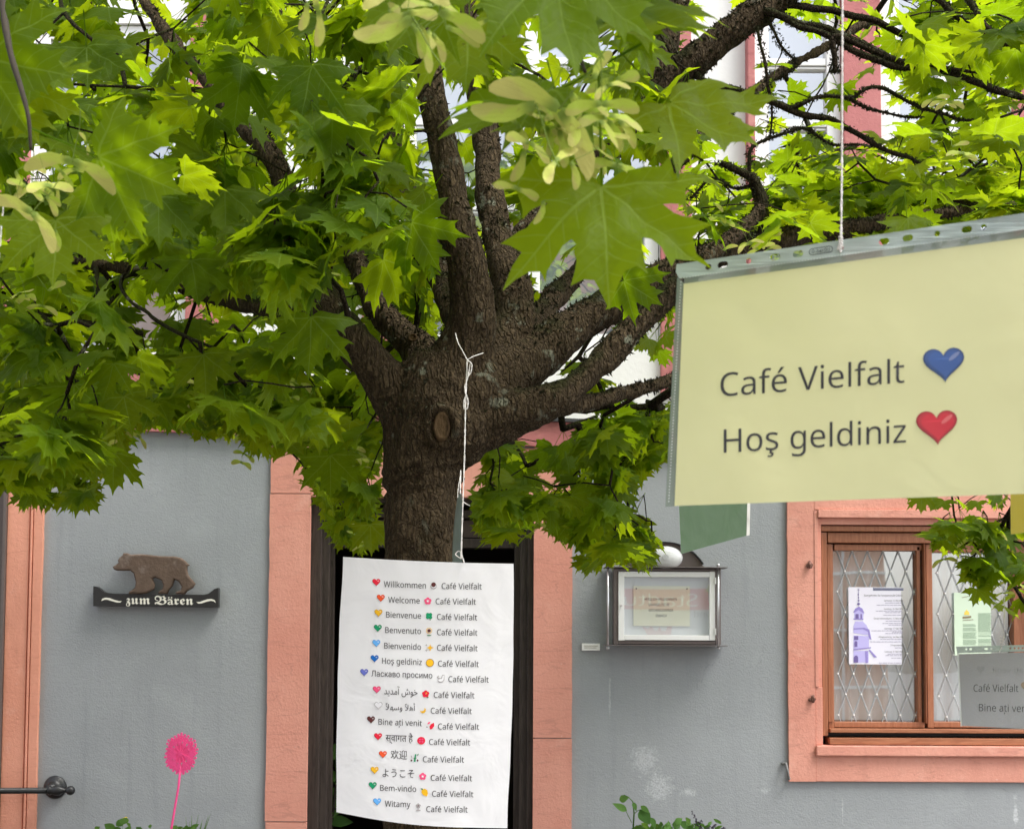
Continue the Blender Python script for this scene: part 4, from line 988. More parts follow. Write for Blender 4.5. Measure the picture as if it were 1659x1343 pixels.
def icon(kind, x, y):
    """small printed pictograms; returns (colour, outline, layer)"""
    E = lambda dx, dy, rx, ry, n=12: ellipse(x + dx, y + dy, rx, ry, n)
    out = []
    if kind == 'coffee': out = [('grey', E(0, 3, 15, 14, 16), 0), ('white', E(0, 1, 13, 12, 16), 1), ('brown', E(0, -4, 11, 11, 16), 2)]
    elif kind in ('flower', 'hibiscus', 'greyflower', 'clover'):
        col = {'flower': 'pink', 'hibiscus': 'red', 'greyflower': 'grey', 'clover': 'green'}[kind]; n = 4 if kind == 'clover' else 5; R_, rr = (9, 8.5) if kind != 'greyflower' else (7, 5)
        yo = -5 if kind == 'greyflower' else 0
        for k in range(n):
            a = 2 * math.pi * k / n - math.pi / 2 + (math.pi / 4 if n == 4 else 0); out.append((col, E(R_ * math.cos(a), yo + R_ * math.sin(a), rr, rr, 10), 0))
        if kind == 'flower':
            st_ = []
            for k in range(10):
                a = math.pi * k / 5 - math.pi / 2; r_ = 8 if k % 2 == 0 else 3.5; st_.append((x + r_ * math.cos(a), y + r_ * math.sin(a)))
            out.append(('white', st_, 1))
        if kind == 'hibiscus': out += [('gold', E(3, -3, 3, 4), 1), ('dkgreen', E(9, 16, 5, 3), 0)]
        if kind == 'clover': out += [('dkgreen', [(x, y + 6), (x + 4, y + 20), (x + 7, y + 20), (x + 3, y + 6)], 1)]
        if kind == 'greyflower': out += [('brown', E(0, yo, 3, 3), 1), ('grey', [(x - 1.5, y), (x + 1.5, y), (x + 1.5, y + 16), (x - 1.5, y + 16)], 1), ('grey', E(0, 16, 12, 3), 1)]
    elif kind == 'sunflower':
        for k in range(12):
            a = math.pi * k / 6; out.append(('gold', E(12 * math.cos(a), -4 + 12 * math.sin(a), 2.5, 2.5, 6), 0))
        out += [('brown', E(0, -4, 8, 8), 1), ('dkgreen', E(0, 18, 11, 2.5), 0)]
    elif kind == 'sparkle':
        for (dx, dy, s_, c_) in ((4, 0, 17, 'gold'), (-14, -12, 6, 'grey'), (-14, 12, 7, 'grey')):
            st_ = []
            for k in range(8):
                a = math.pi * k / 4; r_ = s_ if k % 2 == 0 else s_ * .38; st_.append((x + dx + r_ * math.cos(a), y + dy + r_ * math.sin(a)))
            out.append((c_, st_, 0))
    elif kind == 'disc': out = [('brown', E(0, 0, 19, 19, 18), 0), ('gold', E(0, 0, 17, 17, 18), 1)]
    elif kind == 'dove': out = [('grey', [(x - 18, y - 8), (x - 8, y - 16), (x - 10, y - 4), (x + 2, y - 2), (x + 8, y - 18), (x + 18, y - 18), (x + 18, y + 6), (x + 10, y + 16), (x - 4, y + 18), (x - 16, y + 10), (x - 10, y + 4)], 0), ('white', [(x - 6, y + 2), (x + 6, y + 1), (x + 10, y - 15), (x + 16, y - 15), (x + 15, y + 4), (x + 8, y + 13), (x - 3, y + 15), (x - 12, y + 9)], 1)]
    elif kind == 'moon':
        a1 = [(x + 14 * math.cos(a) - 2, y + 14 * math.sin(a) - 2) for a in [math.radians(v) for v in range(-50, 171, 20)]]
        a2 = [(x - 7 + 13 * math.cos(a), y - 8 + 13 * math.sin(a)) for a in [math.radians(v) for v in range(125, -16, -20)]]
        out = [('gold', [(p[0], p[1] + 2) for p in a1] + a2[1:], 0)]
    elif kind == 'leaves': out = [('red', [(x, y + 18), (x - 3, y + 4), (x + 4, y - 8), (x + 18, y - 14), (x + 19, y + 2), (x + 10, y + 14)], 0), ('pink', [(x - 14, y - 8), (x - 6, y - 18), (x + 2, y - 18), (x - 4, y - 8)], 0), ('grey', E(-15, 6, 5, 3), 0)]
    elif kind == 'ball': out = [('red', E(0, 0, 19, 18, 18), 0), ('pink', E(-6, -6, 5, 4), 1), ('pink', E(6, -6, 5, 4), 1), ('pink', E(-7, 5, 5, 4), 1), ('pink', E(6, 5, 5, 4), 1)]
    elif kind == 'bamboo': out = [('green', [(x - 4, y + 18), (x + 2, y - 18), (x + 8, y - 18), (x + 4, y + 18)], 0), ('dkgreen', [(x - 6, y + 0), (x + 8, y), (x + 8, y + 3), (x - 6, y + 3)], 1), ('grey', [(x - 18, y - 10), (x - 15, y - 12), (x - 10, y + 4), (x - 13, y + 4)], 0), ('dkgreen', [(x + 12, y - 16), (x + 20, y - 20), (x + 14, y - 8)], 0), ('brown', E(-15, 12, 4, 5), 0), ('brown', E(14, 12, 4, 5), 0)]
    elif kind == 'lemon': out = [('gold', [(x - 12, y - 10), (x + 2, y - 17), (x + 14, y - 10), (x + 18, y + 6), (x + 12, y + 20), (x - 4, y + 14), (x - 13, y + 2)], 0), ('dkgreen', [(x - 18, y - 18), (x - 8, y - 18), (x - 4, y - 10), (x - 12, y - 12)], 1)]
    return out
layers = [lambda x, y: fp(cx_(x), cy_(y)), lambda x, y: fp2(cx_(x), cy_(y)), lambda x, y: fp3(cx_(x), cy_(y))]
for (hx, hy, hc, s1, a0_, a1_, ya, ix, iy, ik, b0_, b1_, yb) in rows:
    put_text('lettering', s1, fp, cx_(a0_), cx_(a1_), cy_(ya), 9.2 if ord(s1[0]) < 0x900 else 11, M['black_ink'], PO, .035, -.001, 2)
    put_text('lettering', 'Café Vielfalt', fp, cx_(b0_), cx_(b1_), cy_(yb) , 9.2, M['black_ink'], PO, .012, -.001, 2)
    bm = bmesh.new()
    if hc == 'outline':
        put_poly(bm, layers[0], heart(hx, hy, 38, 36)); o = obj('heart_print', bm, inkc((.3, .3, .3)), PO); bm = bmesh.new(); put_poly(bm, layers[1], heart(hx, hy, 34, 32)); obj('heart_print', bm, inkc((.8, .8, .82)), PO)
    else:
        put_poly(bm, layers[0], heart(hx, hy, 38, 36)); obj('heart_print', bm, inkc(tuple(v * .6 for v in C[hc])), PO); bm = bmesh.new(); put_poly(bm, layers[1], heart(hx + .5, hy - .5, 34, 32)); obj('heart_print', bm, inkc(C[hc]), PO)
        bm = bmesh.new(); put_poly(bm, layers[2], ellipse(hx + 9, hy - 7, 4.5, 3.5, 8)); obj('heart_highlight', bm, inkc(tuple(min(.9, v * .6 + .35) for v in C[hc])), PO)
    by = {}
    for col_, ol, ly in icon(ik, ix, iy): by.setdefault((col_, ly), []).append(ol)
    for (col_, ly), ols in by.items():
        bm = bmesh.new()
        for ol in ols: put_poly(bm, layers[ly], ol)
        obj('icon_print', bm, inkc(C[col_]), PO)

def plane_f(x0, Y0, x1, Y1, off=0.0, wav=0.0):
    def f(px, py):
        k = (px - x0) / (x1 - x0); Y = 1 / ((1 - k) / Y0 + k / Y1)
        return P(px, py, Y - off + (wav * mnoise.noise(Vector((px / 130, py / 170, 3))) if wav else 0))
    return f
def slot(cx, cy, w, h, slope, n=8):
    pts = []; L = max(0, w / 2 - h / 2)
    for k in range(n + 1): a = -math.pi / 2 + math.pi * k / n; pts.append((L + h / 2 * math.cos(a), h / 2 * math.sin(a)))
    for k in range(n + 1): a = math.pi / 2 + math.pi * k / n; pts.append((-L + h / 2 * math.cos(a), h / 2 * math.sin(a)))
    return [(cx + x, cy + y + x * slope) for x, y in pts]
def poly_holes(bm, f, outline, holes, off2=None):
    loops = [outline] + holes
    tri = tessellate_polygon([[Vector((p[0], p[1], 0)) for p in l] for l in loops])
    flat_ = [p for l in loops for p in l]; vs = [bm.verts.new(f(*p)) for p in flat_]
    for t in tri:
        try: bm.faces.new([vs[i] for i in t])
        except ValueError: pass
def heart_print(par, f, fn, x, y, w_, h_, col, rot):
    k1, k2, k3 = fn
    for f_, sc, cc_, dx in ((k1, 1.0, tuple(v * .55 for v in col), 0), (k2, .93, tuple(v * .8 + .01 for v in col), .6), (k3, .80, col, 1.6)):
        bm = bmesh.new(); put_poly(bm, f_, heart(x + dx, y - dx * .4, w_ * sc, h_ * sc, 40, rot)); obj('heart_print', bm, inkc(cc_), par)

# pale yellow sheet close to the viewer
YX = (1093, 1.208, 1659, 1.065)
yf = lambda off, wv=.004: plane_f(*YX, off, wv)
YSH = thing('yellow_sheet', 'large pale yellow sheet in a clear punched sleeve reading Café Vielfalt Hoş geldiniz', 'sign sheet', yf(0)(1362, 408))
top = lambda x: 428.6 - .147 * (x - 1094); sbt = lambda x: 451 - .142 * (x - 1100); ptop = lambda x: 459.9 - .135 * (x - 1107.7); pbt = lambda x: 819.5 - .0348 * (x - 1092.8)
bm = bmesh.new(); grid_sheet(bm, yf(0), (1107.7, ptop(1107.7)), (1672, ptop(1672)), (1661, pbt(1661)), (1092.8, 819.5), 40, 26); obj('sheet', bm, M['yellow'], YSH, True)
bm = bmesh.new(); grid_sheet(bm, yf(.0030), (1100, sbt(1100)), (1684, sbt(1684)), (1673, pbt(1673) + 1), (1078.5, 820.5), 20, 14); obj('sleeve_front', bm, M['film'], YSH, True)
bm = bmesh.new(); grid_sheet(bm, yf(-.0012), (1097, 449), (1108.5, 459), (1094, 820), (1078, 821), 2, 20); grid_sheet(bm, yf(-.0012), (1108.5, sbt(1108.5) - .5), (1684, sbt(1684) - .5), (1684, ptop(1684) + .6), (1108.5, ptop(1108.5) + .6), 20, 2); grid_sheet(bm, yf(-.0012), (1672, ptop(1672)), (1684, ptop(1684)), (1673, pbt(1673)), (1661, pbt(1661)), 2, 10); obj('sleeve_margin', bm, M['milky'], YSH, True)
ol = [(1096, top(1096))] + [(1096 + (1690 - 1096) * k / 24, top(1096 + (1690 - 1096) * k / 24)) for k in range(1, 25)] + [(1690 - (1690 - 1100) * k / 24, sbt(1690 - (1690 - 1100) * k / 24)) for k in range(25)] + [(1095, 441)]
hol = []
for X_, sl_ in ((262, 0), (325, 1), (437, 0), (553, 1), (652, 1), (838, 0), (1027, 1), (1130, 1), (1258, 0), (1387, 1), (1460, 0), (1700, 1)):
    x = 1050 + X_ / 2.686; y = (top(x) + sbt(x)) / 2; hol.append(slot(x, y, 17 if sl_ else 9.5, 10.5 if sl_ else 9.5, -.145))
bm = bmesh.new(); poly_holes(bm, yf(.0018), ol, hol)
bm2 = bm; obj('punched_strip', bm, M['strip'], YSH)
bm = bmesh.new()
for k in range(120):
    x = 1102 + k * 4.8; y = sbt(x) - .2; put_poly(bm, yf(.0024), [(x, y), (x + 2.6, y - .4), (x + 2.6, y + .8), (x, y + 1.2)])
for k in range(74):
    t = k / 74; x = 1102.5 - 20 * t; y = 456 + 360 * t; put_poly(bm, yf(.0024), [(x, y), (x + 1.6, y), (x + 1.4, y + 2.2), (x - .2, y + 2.2)])
obj('weld_seam', bm, M['weld'], YSH)
bx = 1050 + 752 / 2.686; by_ = (top(bx) + sbt(bx)) / 2
bm = bmesh.new(); poly_holes(bm, yf(.0024), slot(bx, by_, 39, 11, -.145, 6), [slot(bx, by_, 37, 9, -.145, 6)]); obj('maker_mark', bm, M['black_ink'], YSH)
put_text('maker_lettering', '© herlitz', yf(.0024), bx - 15, bx + 15, by_ + 5, 5.5, M['black_ink'], YSH, -.145, 0)
f1, f2_, f3_ = yf(.0006), yf(.0010), yf(.0014)
put_text('lettering', 'Café Vielfalt', f1, 1167.3, 1465, 642.5, 36.5, M['black_ink'], YSH, -.076, -.001, 6)
put_text('lettering', 'Hoş geldiniz', f1, 1172.5, 1467.7, 733.5, 36.5, M['black_ink'], YSH, -.057, -.001, 6)
heart_print(YSH, f1, (f1, f2_, f3_), 1529.5, 592, 67, 57, (.055, .13, .38), -.07)
heart_print(YSH, f1, (f1, f2_, f3_), 1518, 693, 67, 57, (.66, .03, .05), -.05)
for (hx, hy, cc_) in ((1546, 577, (.22, .28, .50)), (1534, 679, (.78, .17, .17))):
    bm = bmesh.new(); put_poly(bm, yf(.0018), [(hx + 8.5 * math.cos(a) * 1 - 3 * math.sin(a), hy + 6 * math.sin(a) - 4.5 * math.cos(a)) for a in [2 * math.pi * k / 18 for k in range(18)]]); obj('heart_highlight', bm, inkc(cc_), YSH)
sy = lambda x, y: yf(.003)(x, y)
bm = bmesh.new(); s0 = yf(0)(1362, 404); up1 = P(1365, 0, s0.y - .0); up2 = P(1366, -260, s0.y + .02)
string(bm, [sy(1362, 408), sy(1362.5, 392), P(1364, 250, s0.y), up1, up2], .00105)
for k in range(4): string(bm, [sy(1360, 384 + k * 4), sy(1364.5, 386 + k * 4.5), sy(1360, 390 + k * 4.5), sy(1363, 394 + k * 4)], .0011)
string(bm, [sy(1362, 400), sy(1357, 405), sy(1359, 398)], .0008)
obj('string', bm, M['string'], YSH)

# green, mustard and grey sheets
gfp = plane_f(1098, 1.72, 1215, 1.90); gp = lambda off: plane_f(1098, 1.72, 1215, 1.90, off)
GSH = thing('green_sheet', 'dark green sheet in a sleeve, mostly hidden behind the big yellow sheet', 'sign sheet', gfp(1150, 600))
bm = bmesh.new(); grid_sheet(bm, gfp, (1090, 606), (1216, 590), (1209.5, 867.5), (1103.5, 897), 10, 12); obj('sheet', bm, M['green'], GSH, True)
bm = bmesh.new(); grid_sheet(bm, gp(.002), (1089, 592), (1220, 575), (1214, 866), (1102.5, 898.5), 10, 12); obj('sleeve_front', bm, M['film'], GSH, True)
bm = bmesh.new(); grid_sheet(bm, gp(-.001), (1216, 590), (1220.5, 589), (1214.5, 866.5), (1209.3, 868), 2, 12); obj('sleeve_margin', bm, film('pale_margin', (.5, .48, .42), .8, .3), GSH, True)
put_text('lettering', 'ș', gp(.001), 1115, 1121, 818, 12, M['black_ink'], GSH)
bm = bmesh.new(); string(bm, [gfp(1150, 592), P(1145, 520, 2.1), P(1138, 430, 2.55)], .001); obj('string', bm, M['string'], GSH)
mf = plane_f(1636, 1.50, 1760, 1.44); MS = thing('mustard_sheet', 'mustard yellow sheet peeking out at the right edge under the pale yellow sheet', 'sign sheet', mf(1690, 700))
bm = bmesh.new(); grid_sheet(bm, mf, (1636, 690), (1765, 676), (1765, 848), (1637.6, 865.5), 8, 8); obj('sheet', bm, M['mustard'], MS, True)
bm = bmesh.new(); grid_sheet(bm, plane_f(1636, 1.50, 1760, 1.44, .0015), (1634.8, 676), (1768, 660), (1768, 849), (1636.6, 867.2), 8, 8); obj('sleeve_front', bm, M['film'], MS, True)
bm = bmesh.new(); string(bm, [mf(1700, 676), P(1700, 300, 1.5), P(1702, -150, 1.55)], .001); obj('string', bm, M['string'], MS)
gy = lambda off, wv=.006: plane_f(1549, 3.42, 1700, 3.36, off, wv)
GR = thing('grey_sheet', 'small grey looking sheet in a sleeve Bine ați venit hung at the window', 'sign sheet', gy(0)(1628, 1047))
bm = bmesh.new(); grid_sheet(bm, gy(0), (1553.6, 1059.3), (1728, 1055), (1733, 1184), (1558.5, 1175), 24, 16); obj('sheet', bm, M['greyp'], GR, True)
bm = bmesh.new(); grid_sheet(bm, gy(.003), (1549.5, 1048), (1733, 1043), (1739, 1187), (1556.5, 1176.8), 16, 12); obj('sleeve_front', bm, film('clear_film', (.8, .86, .83), .12, .3, .5), GR, True)
hol = [slot(1540 + x / 5.37, 1051.8 - .02 * (x - 48) / 5.37, w_, 3.4, -.02, 4) for x, w_ in ((137, 3.4), (175, 4.6), (310, 6), (357, 3), (445, 3.4), (520, 3), (558, 3), (592, 3), (627, 3), (700, 5), (760, 4), (840, 5))]
bm = bmesh.new(); poly_holes(bm, gy(.0015), [(1549, 1047.2)] + [(1549 + 184 * k / 12, 1047.2 - .025 * 184 * k / 12) for k in range(1, 13)] + [(1733 - 182 * k / 12, 1053.3 + (1057.6 - 1053.3) * k / 12) for k in range(13)], hol); obj('punched_strip', bm, M['strip'], GR)
bm = bmesh.new(); grid_sheet(bm, gy(-.001), (1550.8, 1057.5), (1553.9, 1057.5), (1559, 1176), (1556.3, 1176), 2, 12); obj('sleeve_margin', bm, M['weld'], GR, True)
put_text('lettering', 'Café Vielfalt', gy(.0008), 1577.3, 1650, 1120.2, 11.4, M['black_ink'], GR, .004, -.004)
put_text('lettering', 'Bine ați venit', gy(.0008), 1586, 1672, 1151.6, 11.4, M['black_ink'], GR, .02, -.004)
put_text('mirrored_show_through', 'Bine ați venit', gy(.0006), 1690, 1607, 1089.5, 9, inkc((.27, .275, .285)), GR, 0, -.004)
bm = bmesh.new(); put_poly(bm, gy(.0008), heart(1664, 1113, 20, 18)); obj('heart_print', bm, inkc((.28, .2, .12)), GR)
bm = bmesh.new(); put_poly(bm, gy(.0006), heart(1589, 1085, 13, 13)); obj('heart_show_through', bm, inkc((.28, .285, .295)), GR)
bm = bmesh.new(); string(bm, [gy(.003)(1619, 1056), gy(.003)(1625, 1040), P(1627, 1000, 3.36), P(1628, 930, 3.35)], .0011); string(bm, [P(1628, 931, 3.35), P(1620, 940, 3.34), P(1613, 948, 3.33)], .0009); string(bm, [P(1628, 931, 3.35), P(1640, 938, 3.34), P(1650, 940, 3.33)], .0009); string(bm, [P(1616, 955, 3.34), P(1622, 966, 3.35), P(1627, 978, 3.36)], .0009)
for k in range(3): string(bm, [gy(.004)(1620, 1030 + k * 5), gy(.004)(1628, 1033 + k * 5), gy(.004)(1621, 1036 + k * 5)], .0010)
obj('string', bm, M['string'], GR)
EF = thing('edge_on_sleeve', 'narrow edge-on plastic sleeve hanging against the trunk right above the white poster', 'sign sheet', P(745, 805, 2.27))
ef = plane_f(733, 2.335, 750, 2.24)
bm = bmesh.new(); grid_sheet(bm, ef, (741.5, 803), (748.8, 798), (748.8, 916), (732.7, 916), 3, 10, lambda s, t, x, y: (x - 2.5 * math.sin(math.pi * t) * (1 - s), y)); obj('sleeve', bm, film('blue_green_film', (.30, .40, .38), .85, .25), EF, True)
bm = bmesh.new(); string(bm, [P(745.5, 800, 2.26), P(746, 782, 2.27), P(746.5, 762, 2.30)], .0011); string(bm, [P(741.5, 806, 2.25), P(742.5, 790, 2.26), P(746, 770, 2.28)], .0007); string(bm, [P(750, 812, 2.21), P(755, 816, 2.21), P(761, 819, 2.22)], .0010); obj('string', bm, M['string'], EF)
LS = thing('loose_string', 'short white string dangling at the left edge beneath the maple seeds', 'string', P(3, 330, 1.3))
bm = bmesh.new(); string(bm, [P(6, 318, 1.3), P(5, 340, 1.3), P(2, 372, 1.3), P(0, 400, 1.3), P(-8, 470, 1.3)], .0009); obj('strand', bm, M['string'], LS)
print('sheets', len(bpy.data.objects))

# ------------------------------------------------------------------ the maple
TREE = thing('maple_tree', 'maple tree with thick forked mossy trunk and broad leafy crown in front of the house', 'tree', P(684, 2440, 2.4))
LIMBS = {
 'trunk': [(684, 2500, 2.4, 95), (684, 2440, 2.4, 82), (684, 2000, 2.4, 66), (684, 1345, 2.4, 62), (684, 1100, 2.4, 61), (684, 900, 2.4, 62), (686, 790, 2.4, 65), (696, 715, 2.4, 73), (715, 650, 2.4, 86), (738, 595, 2.4, 74)],
 'l1': [(700, 720, 2.4, 54), (650, 660, 2.39, 44), (598, 585, 2.36, 37), (548, 520, 2.34, 33), (495, 420, 2.4, 26), (450, 270, 2.5, 21), (350, 155, 2.6, 17), (270, 55, 2.7, 12), (170, -80, 2.9, 8)],
 'l1b': [(640, 650, 2.41, 36), (575, 560, 2.47, 28), (510, 515, 2.5, 22), (430, 500, 2.55, 18), (350, 482, 2.65, 16), (230, 442, 2.75, 13), (140, 425, 2.85, 11), (20, 402, 3.0, 8), (-110, 380, 3.1, 6)],
 'l2': [(725, 620, 2.45, 50), (680, 570, 2.5, 34), (625, 522, 2.55, 27), (595, 470, 2.58, 25), (568, 405, 2.63, 22), (540, 330, 2.7, 16), (500, 245, 2.8, 12), (468, 140, 2.9, 9), (440, -60, 3.0, 6)],
 'c1': [(745, 620, 2.38, 66), (764, 540, 2.35, 45), (757, 450, 2.33, 40), (736, 350, 2.31, 36), (720, 250, 2.31, 29), (702, 150, 2.33, 23), (688, 50, 2.36, 18), (680, -90, 2.42, 17), (660, -300, 2.5, 10)],
 'c2': [(785, 615, 2.43, 52), (822, 530, 2.46, 36), (820, 440, 2.5, 33), (802, 350, 2.55, 30), (790, 250, 2.6, 27), (775, 130, 2.66, 23), (760, 20, 2.72, 18), (750, -120, 2.8, 12)],
 'c3': [(800, 520, 2.5, 22), (850, 390, 2.6, 22), (930, 285, 2.7, 23), (1035, 205, 2.75, 26), (1090, 130, 2.76, 27), (1160, 72, 2.77, 29), (1250, 2, 2.78, 27), (1340, -80, 2.82, 20), (1450, -200, 2.9, 12)],
 'c3b': [(1035, 205, 2.75, 20), (1075, 60, 2.85, 26), (1100, -10, 2.9, 24), (1120, -150, 3.0, 14)],
 'r1': [(795, 640, 2.42, 58), (870, 585, 2.46, 41), (940, 522, 2.5, 38), (1010, 482, 2.55, 35), (1090, 440, 2.6, 31), (1200, 402, 2.7, 25), (1320, 380, 2.8, 18), (1480, 352, 2.95, 12), (1640, 332, 3.1, 8), (1760, 310, 3.2, 5)],
 'r2': [(770, 690, 2.4, 52), (850, 672, 2.37, 37), (920, 638, 2.36, 29), (985, 575, 2.4, 26), (1045, 512, 2.44, 24), (1110, 450, 2.5, 21), (1190, 380, 2.62, 15), (1232, 340, 2.7, 11), (1215, 285, 2.74, 8)],
 'r2b': [(880, 662, 2.37, 24), (960, 648, 2.42, 16), (1030, 632, 2.5, 13.5), (1090, 618, 2.6, 12.5), (1250, 566, 2.8, 10), (1450, 525, 3.0, 8), (1650, 490, 3.2, 5)],
 'back': [(760, 560, 2.5, 30), (700, 420, 2.8, 22), (640, 250, 3.1, 17), (600, 60, 3.4, 12), (580, -150, 3.6, 7)],
 'backr': [(830, 560, 2.5, 28), (930, 450, 2.9, 18), (1060, 300, 3.3, 14), (1220, 150, 3.6, 10), (1400, 40, 3.8, 7)],
}
nodes = []          # attach points: (position, parent index, base radius)
def add_chain(pts, rads, parent=-1):
    k = parent
    for p, r_ in zip(pts, rads):
        nodes.append([Vector(p), k, r_]); k = len(nodes) - 1
    return k
bm = bmesh.new()
for nm, L in LIMBS.items():
    pts = smooth_path([(*P(x, y, Y), r_ * Y / FPX * (1 if nm == 'trunk' else .82 if i_ > 1 else .94)) for i_, (x, y, Y, r_) in enumerate(L)], 8)
    # slight wander so limbs are not too even
    pw = []
    for i, p in enumerate(pts):
        v = Vector(p[:3]); rr = p[3] * (1 + .10 * mnoise.noise(v * 9 + Vector((len(nm), 0, 0))))
        if nm != 'trunk': v += Vector((mnoise.noise(v * 6), mnoise.noise(v * 6 + Vector((9, 0, 0))), mnoise.noise(v * 6 + Vector((0, 9, 0))))) * p[3] * .45
        pw.append((v, rr))
    tube(bm, [a for a, _ in pw], [b for _, b in pw], 20)
    if nm != 'trunk': add_chain([a for a, _ in pw][2:], [b for _, b in pw][2:])
# swelling where the limbs leave the trunk
for x, y, Y, r_ in ((700, 668, 2.40, 76), (760, 640, 2.40, 72), (735, 690, 2.38, 66), (790, 668, 2.40, 56), (668, 650, 2.40, 52)):
    c = P(x, y, Y); sphere(bm, c, r_ * Y / FPX, 20, 14)
tm = mesh_of(bm, 'trunk')
to = bpy.data.objects.new('tmp', tm); COL.objects.link(to)
md = to.modifiers.new('r', 'REMESH'); md.mode = 'VOXEL'; md.voxel_size = .0058; md.adaptivity = 0
m2 = to.modifiers.new('s', 'SMOOTH'); m2.factor = .6; m2.iterations = 9
bpy.context.view_layer.update()
tm2 = bpy.data.meshes.new_from_object(to.evaluated_get(bpy.context.evaluated_depsgraph_get()))
bpy.data.objects.remove(to)
nv = len(tm2.vertices); co = np.empty(nv * 3); tm2.vertices.foreach_get('co', co); no = np.empty(nv * 3); tm2.vertices.foreach_get('normal', no)
co = co.reshape(-1, 3); no = no.reshape(-1, 3)
KN = P(716, 690, 2.31)
for i in range(nv):
    v = Vector(co[i]); d = 0
    if .9 < v.z < 3.8:
        rg = 1 - abs(mnoise.noise(Vector((v.x * 62, v.y * 62, v.z * 15)))) * 2
        d = .0030 * rg + .0042 * mnoise.noise(v * 26) + .006 * mnoise.noise(v * 10)
        kd = math.hypot(v.x - KN.x, (v.z - KN.z) * .8)
        if v.y < 2.42 and kd < .11:
            d += .0045 * math.sin(kd * 300) * max(0, 1 - kd / .075) + .005 * math.exp(-((kd - .026) / .009) ** 2) - .010 * math.exp(-(kd / .014) ** 2)
        # the wrinkled fold under the fork
        fz = Z_fold = P(700, 765, 2.35).z + .25 * (v.x - P(700, 765, 2.35).x)
        d += .004 * math.sin((v.z - fz) * 260 + 3 * mnoise.noise(v * 30)) * math.exp(-((v.z - fz) / .035) ** 2)
    co[i] += no[i] * d
tm2.vertices.foreach_set('co', co.reshape(-1)); tm2.update()
trunk = link_mesh('trunk', tm2, M['bark'], TREE, True)
print('trunk verts', nv)
# old pruning scars
from mathutils.bvhtree import BVHTree
tm2w = [Vector(c) for c in co]
bvh = BVHTree.FromPolygons(tm2w, [tuple(p.vertices) for p in tm2.polygons])
def on_bark(px, py):
    d = (P(px, py, 2.3) - CAM).normalized(); h = bvh.ray_cast(CAM, d)
    return h[0], h[1]
for (x, y, rx, ry) in ((716, 691, .0115, .021), (669, 548, .007, .006)):
    hp, hn = on_bark(x, y)
    if hp is None: continue
    bm = bmesh.new(); rows_ = []
    for j, (rr, dd) in enumerate(((1.35, -.004), (1.25, .002), (1.05, .0035), (.9, .002), (.6, .002), (.3, .002), (.02, .0025))):
        rows_.append([bm.verts.new(hp + Vector((rx * rr * math.cos(a) * (1 + .1 * mnoise.noise(Vector((math.cos(a), math.sin(a), j)))), -dd - .004, ry * rr * math.sin(a)))) for a in [2 * math.pi * k / 22 for k in range(22)]])
    for j in range(len(rows_) - 1):
        for k in range(22): bm.faces.new((rows_[j][k], rows_[j][(k + 1) % 22], rows_[j + 1][(k + 1) % 22], rows_[j + 1][k]))
    bmesh.ops.recalc_face_normals(bm, faces=bm.faces[:]); obj('pruning_scar', bm, M['scar'], TREE, True)

